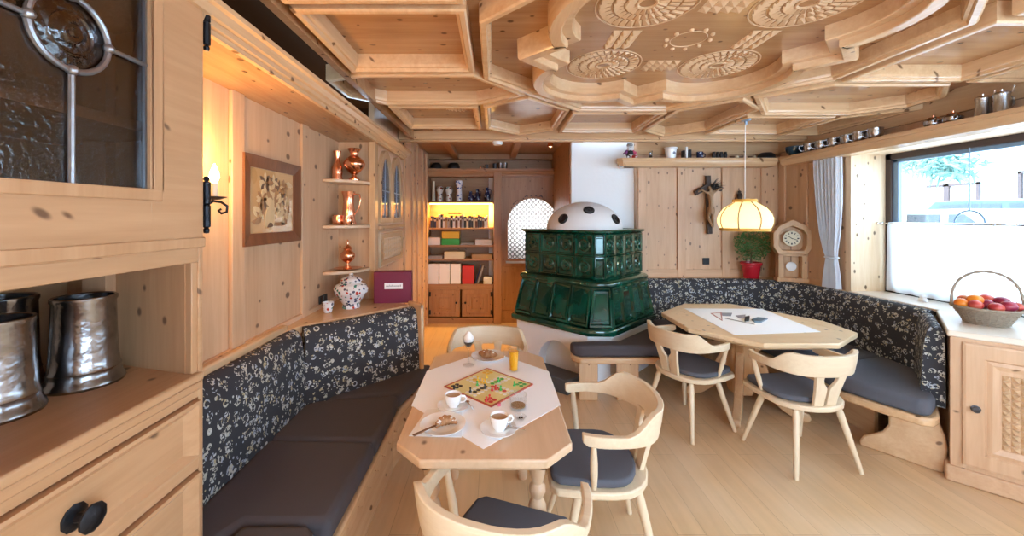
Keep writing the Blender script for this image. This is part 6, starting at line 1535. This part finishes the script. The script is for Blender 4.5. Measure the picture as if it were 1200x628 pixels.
obj('rod', MB().tube([(x+.02, yb, zS+.012), (x+.022, yb, zS+.10)], .004, 6), M['darkmetal'], t)
x = xat(786, yb)
t = thing('flower_pot', 'white ceramic pot with small blue flower motif on shelf', 'pot', (x, yb, zS))
obj('body', MB().lathe([(0, zS), (.052, zS), (.068, zS+.115), (.074, zS+.12), (.074, zS+.135), (.068, zS+.136), (.06, zS+.11), (0, zS+.09)], 24, T(x, yb)), M['porcelain'], t, smooth=40)
mb = MB()
for k in range(6): mb.sphere((x+.012+.011*math.cos(k*PI/3), yb-.0625, zS+.065+.011*math.sin(k*PI/3)), .006, 6, 4)
obj('flower_motif', mb, M['navy'], t)
for px, mt, h, lab in ((801, 'darkmetal', .10, 'dark upright bookend left of the white tile'), (807.5, 'darkmetal', .11, 'dark upright bookend right of the white tile')):
    x = xat(px, yb); tag(obj('stand', MB().box(x-.016, x+.016, yb-.03, yb+.03, zS, zS+h), M[mt], bevel=.004), lab, 'stand')
x = xat(804.3, yb-.05); tag(obj('white_tile', MB().box(x-.012, x+.012, yb-.065, yb-.04, zS, zS+.135), M['white'], bevel=.003), 'narrow white upright tile between two dark stands', 'tile')
x = xat(820, yb)
lathe_thing('blue_mug', 'dark blue and white mug on the back wall shelf', 'mug', x, yb, zS, [(0, 0), (.036, 0), (.038, .085), (.034, .085), (.03, .01), (0, .01)], M['bluedark'], None, (0, [(.036, .07), (.062, .062), (.060, .03), (.036, .02)], .006))
for i, px in enumerate((836.5, 841, 845.5, 850)):
    x = xat(px, yb); w_ = ('leftmost of four', 'second of four', 'third of four', 'rightmost of four')[i]
    lathe_thing('ring_handled_cup', w_+' little dark metal cups in a row on the back shelf', 'cup', x, yb, zS, [(0, 0), (.018, 0), (.020, .05), (.016, .085), (.013, .085), (.015, .02), (0, .01)], M['darkmetal'], 'little dark metal cups')
for i, (px, r) in enumerate(((858, .03), (868, .03), (879, .026))):
    x = xat(px, yb); tag(obj('small_bowl', MB().lathe([(0, zS), (r*.6, zS), (r, zS+.035), (r*.9, zS+.036), (0, zS+.015)], 16, T(x, yb)), M['brown'], smooth=40), ('left', 'middle', 'right')[i]+' one of three small brown bowls on the back shelf', 'bowl', 'small brown bowls')
for i, px in enumerate((864.5, 884.5)):
    x = xat(px, yb-.04); tag(obj('wooden_bead', MB().lathe([(0, zS), (.010, zS), (.014, zS+.02), (.008, zS+.036), (0, zS+.04)], 12, T(x, yb-.04)), M['cream'], smooth=50), ('pale little peg left of the lamp cord', 'pale little peg right of the lamp cord')[i], 'peg')
x = xat(897, yb)
t = thing('dark_hat', 'flat black hat at the right end of the back shelf', 'hat', (x, yb, zS))
obj('brim', MB().lathe([(0, zS), (.118, zS), (.12, zS+.010), (0, zS+.014)], 24, T(x, yb, 0) @ Matrix.Diagonal((1, .85, 1, 1))), M['black'], t, smooth=40)
obj('crown', MB().lathe([(.095, zS+.01), (.085, zS+.05), (.055, zS+.075), (0, zS+.08)], 24, T(x+.01, yb)), M['black'], t, smooth=50)
# ---- right wall shelf
xr_ = 3.315
yB = dat(932, xr_)
lathe_thing('blue_bowl', 'dark blue bowl at the inner end of the window shelf', 'bowl', xr_, yB, zS, [(0, 0), (.05, 0), (.085, .05), (.095, .10), (.09, .10), (.075, .05), (0, .012)], plain('dark_teal_glaze', (.01, .035, .06, 1), .1, coat=.7))
for i, px in enumerate((948, 962, 977, 992.5, 1007.5, 1026)):
    y = dat(px, xr_); s = 1.08+.03*i
    lathe_thing('pewter_cup', ('first', 'second', 'third', 'fourth', 'fifth', 'sixth')[i]+' pewter cup from the corner on the window shelf', 'cup', xr_, y, zS, [(0, 0), (.030*s, 0), (.034*s, .006), (.040*s, .03), (.046*s, .06), (.042*s, .085), (.046*s, .098), (.043*s, .098), (.038*s, .06), (0, .01)], M['tin'], 'pewter cups along the window shelf', (2.6, [(.040*s, .085), (.075*s, .08), (.078*s, .05), (.062*s, .028), (.040*s, .025)], .006))
for i, (px, lab) in enumerate(((1094, 'left of two small lidded pots on the window shelf'), (1117, 'right of two small lidded pots on the window shelf'))):
    y = dat(px, xr_)
    t = lathe_thing('lidded_pot', lab, 'pot', xr_, y, zS, [(0, 0), (.032, 0), (.052, .02), (.054, .045), (.038, .062), (0, .064)], M['tin'], 'small lidded pots', (1.0, [(.044, .05), (.072, .05), (.068, .025), (.044, .018)], .0045))
    obj('lid', MB().lathe([(0, zS+.063), (.036, zS+.063), (.030, zS+.074), (.008, zS+.080), (.010, zS+.090), (0, zS+.094)], 16, T(xr_, y)), M['copper'], t, smooth=40)
    d = Vector((-.64, -.77, 0)); c = Vector((xr_, y, zS)); obj('spout', MB().tube([c+d*.04+Vector((0, 0, .03)), c+d*.062+Vector((0, 0, .045)), c+d*.074+Vector((0, 0, .062))], [.010, .008, .006], 8), M['tin'], t, smooth=40)
for i, (px, lab) in enumerate(((1152, 'left pewter tankard with lid on the window shelf'), (1174, 'right pewter tankard with lid on the window shelf'))):
    y = dat(px, xr_)
    t = lathe_thing('lidded_tankard', lab, 'tankard', xr_, y, zS, [(0, 0), (.043, 0), (.045, .008), (.040, .02), (.036, .10), (.039, .125), (0, .125)], M['tin'], 'lidded pewter tankards', (.0, [(.042, .115), (.078, .11), (.080, .06), (.046, .03)], .007))
    obj('lid', MB().lathe([(0, zS+.124), (.041, zS+.124), (.040, zS+.132), (.028, zS+.142), (.006, zS+.146), (.008, zS+.156), (0, zS+.16)], 18, T(xr_, y)), M['silver'], t, smooth=40)
    obj('thumb_rest', MB().tube([(xr_+.016, y-.042, zS+.128), (xr_+.018, y-.046, zS+.15), (xr_+.02, y-.05, zS+.168)], [.006, .005, .008], 6), M['silver'], t, smooth=40)
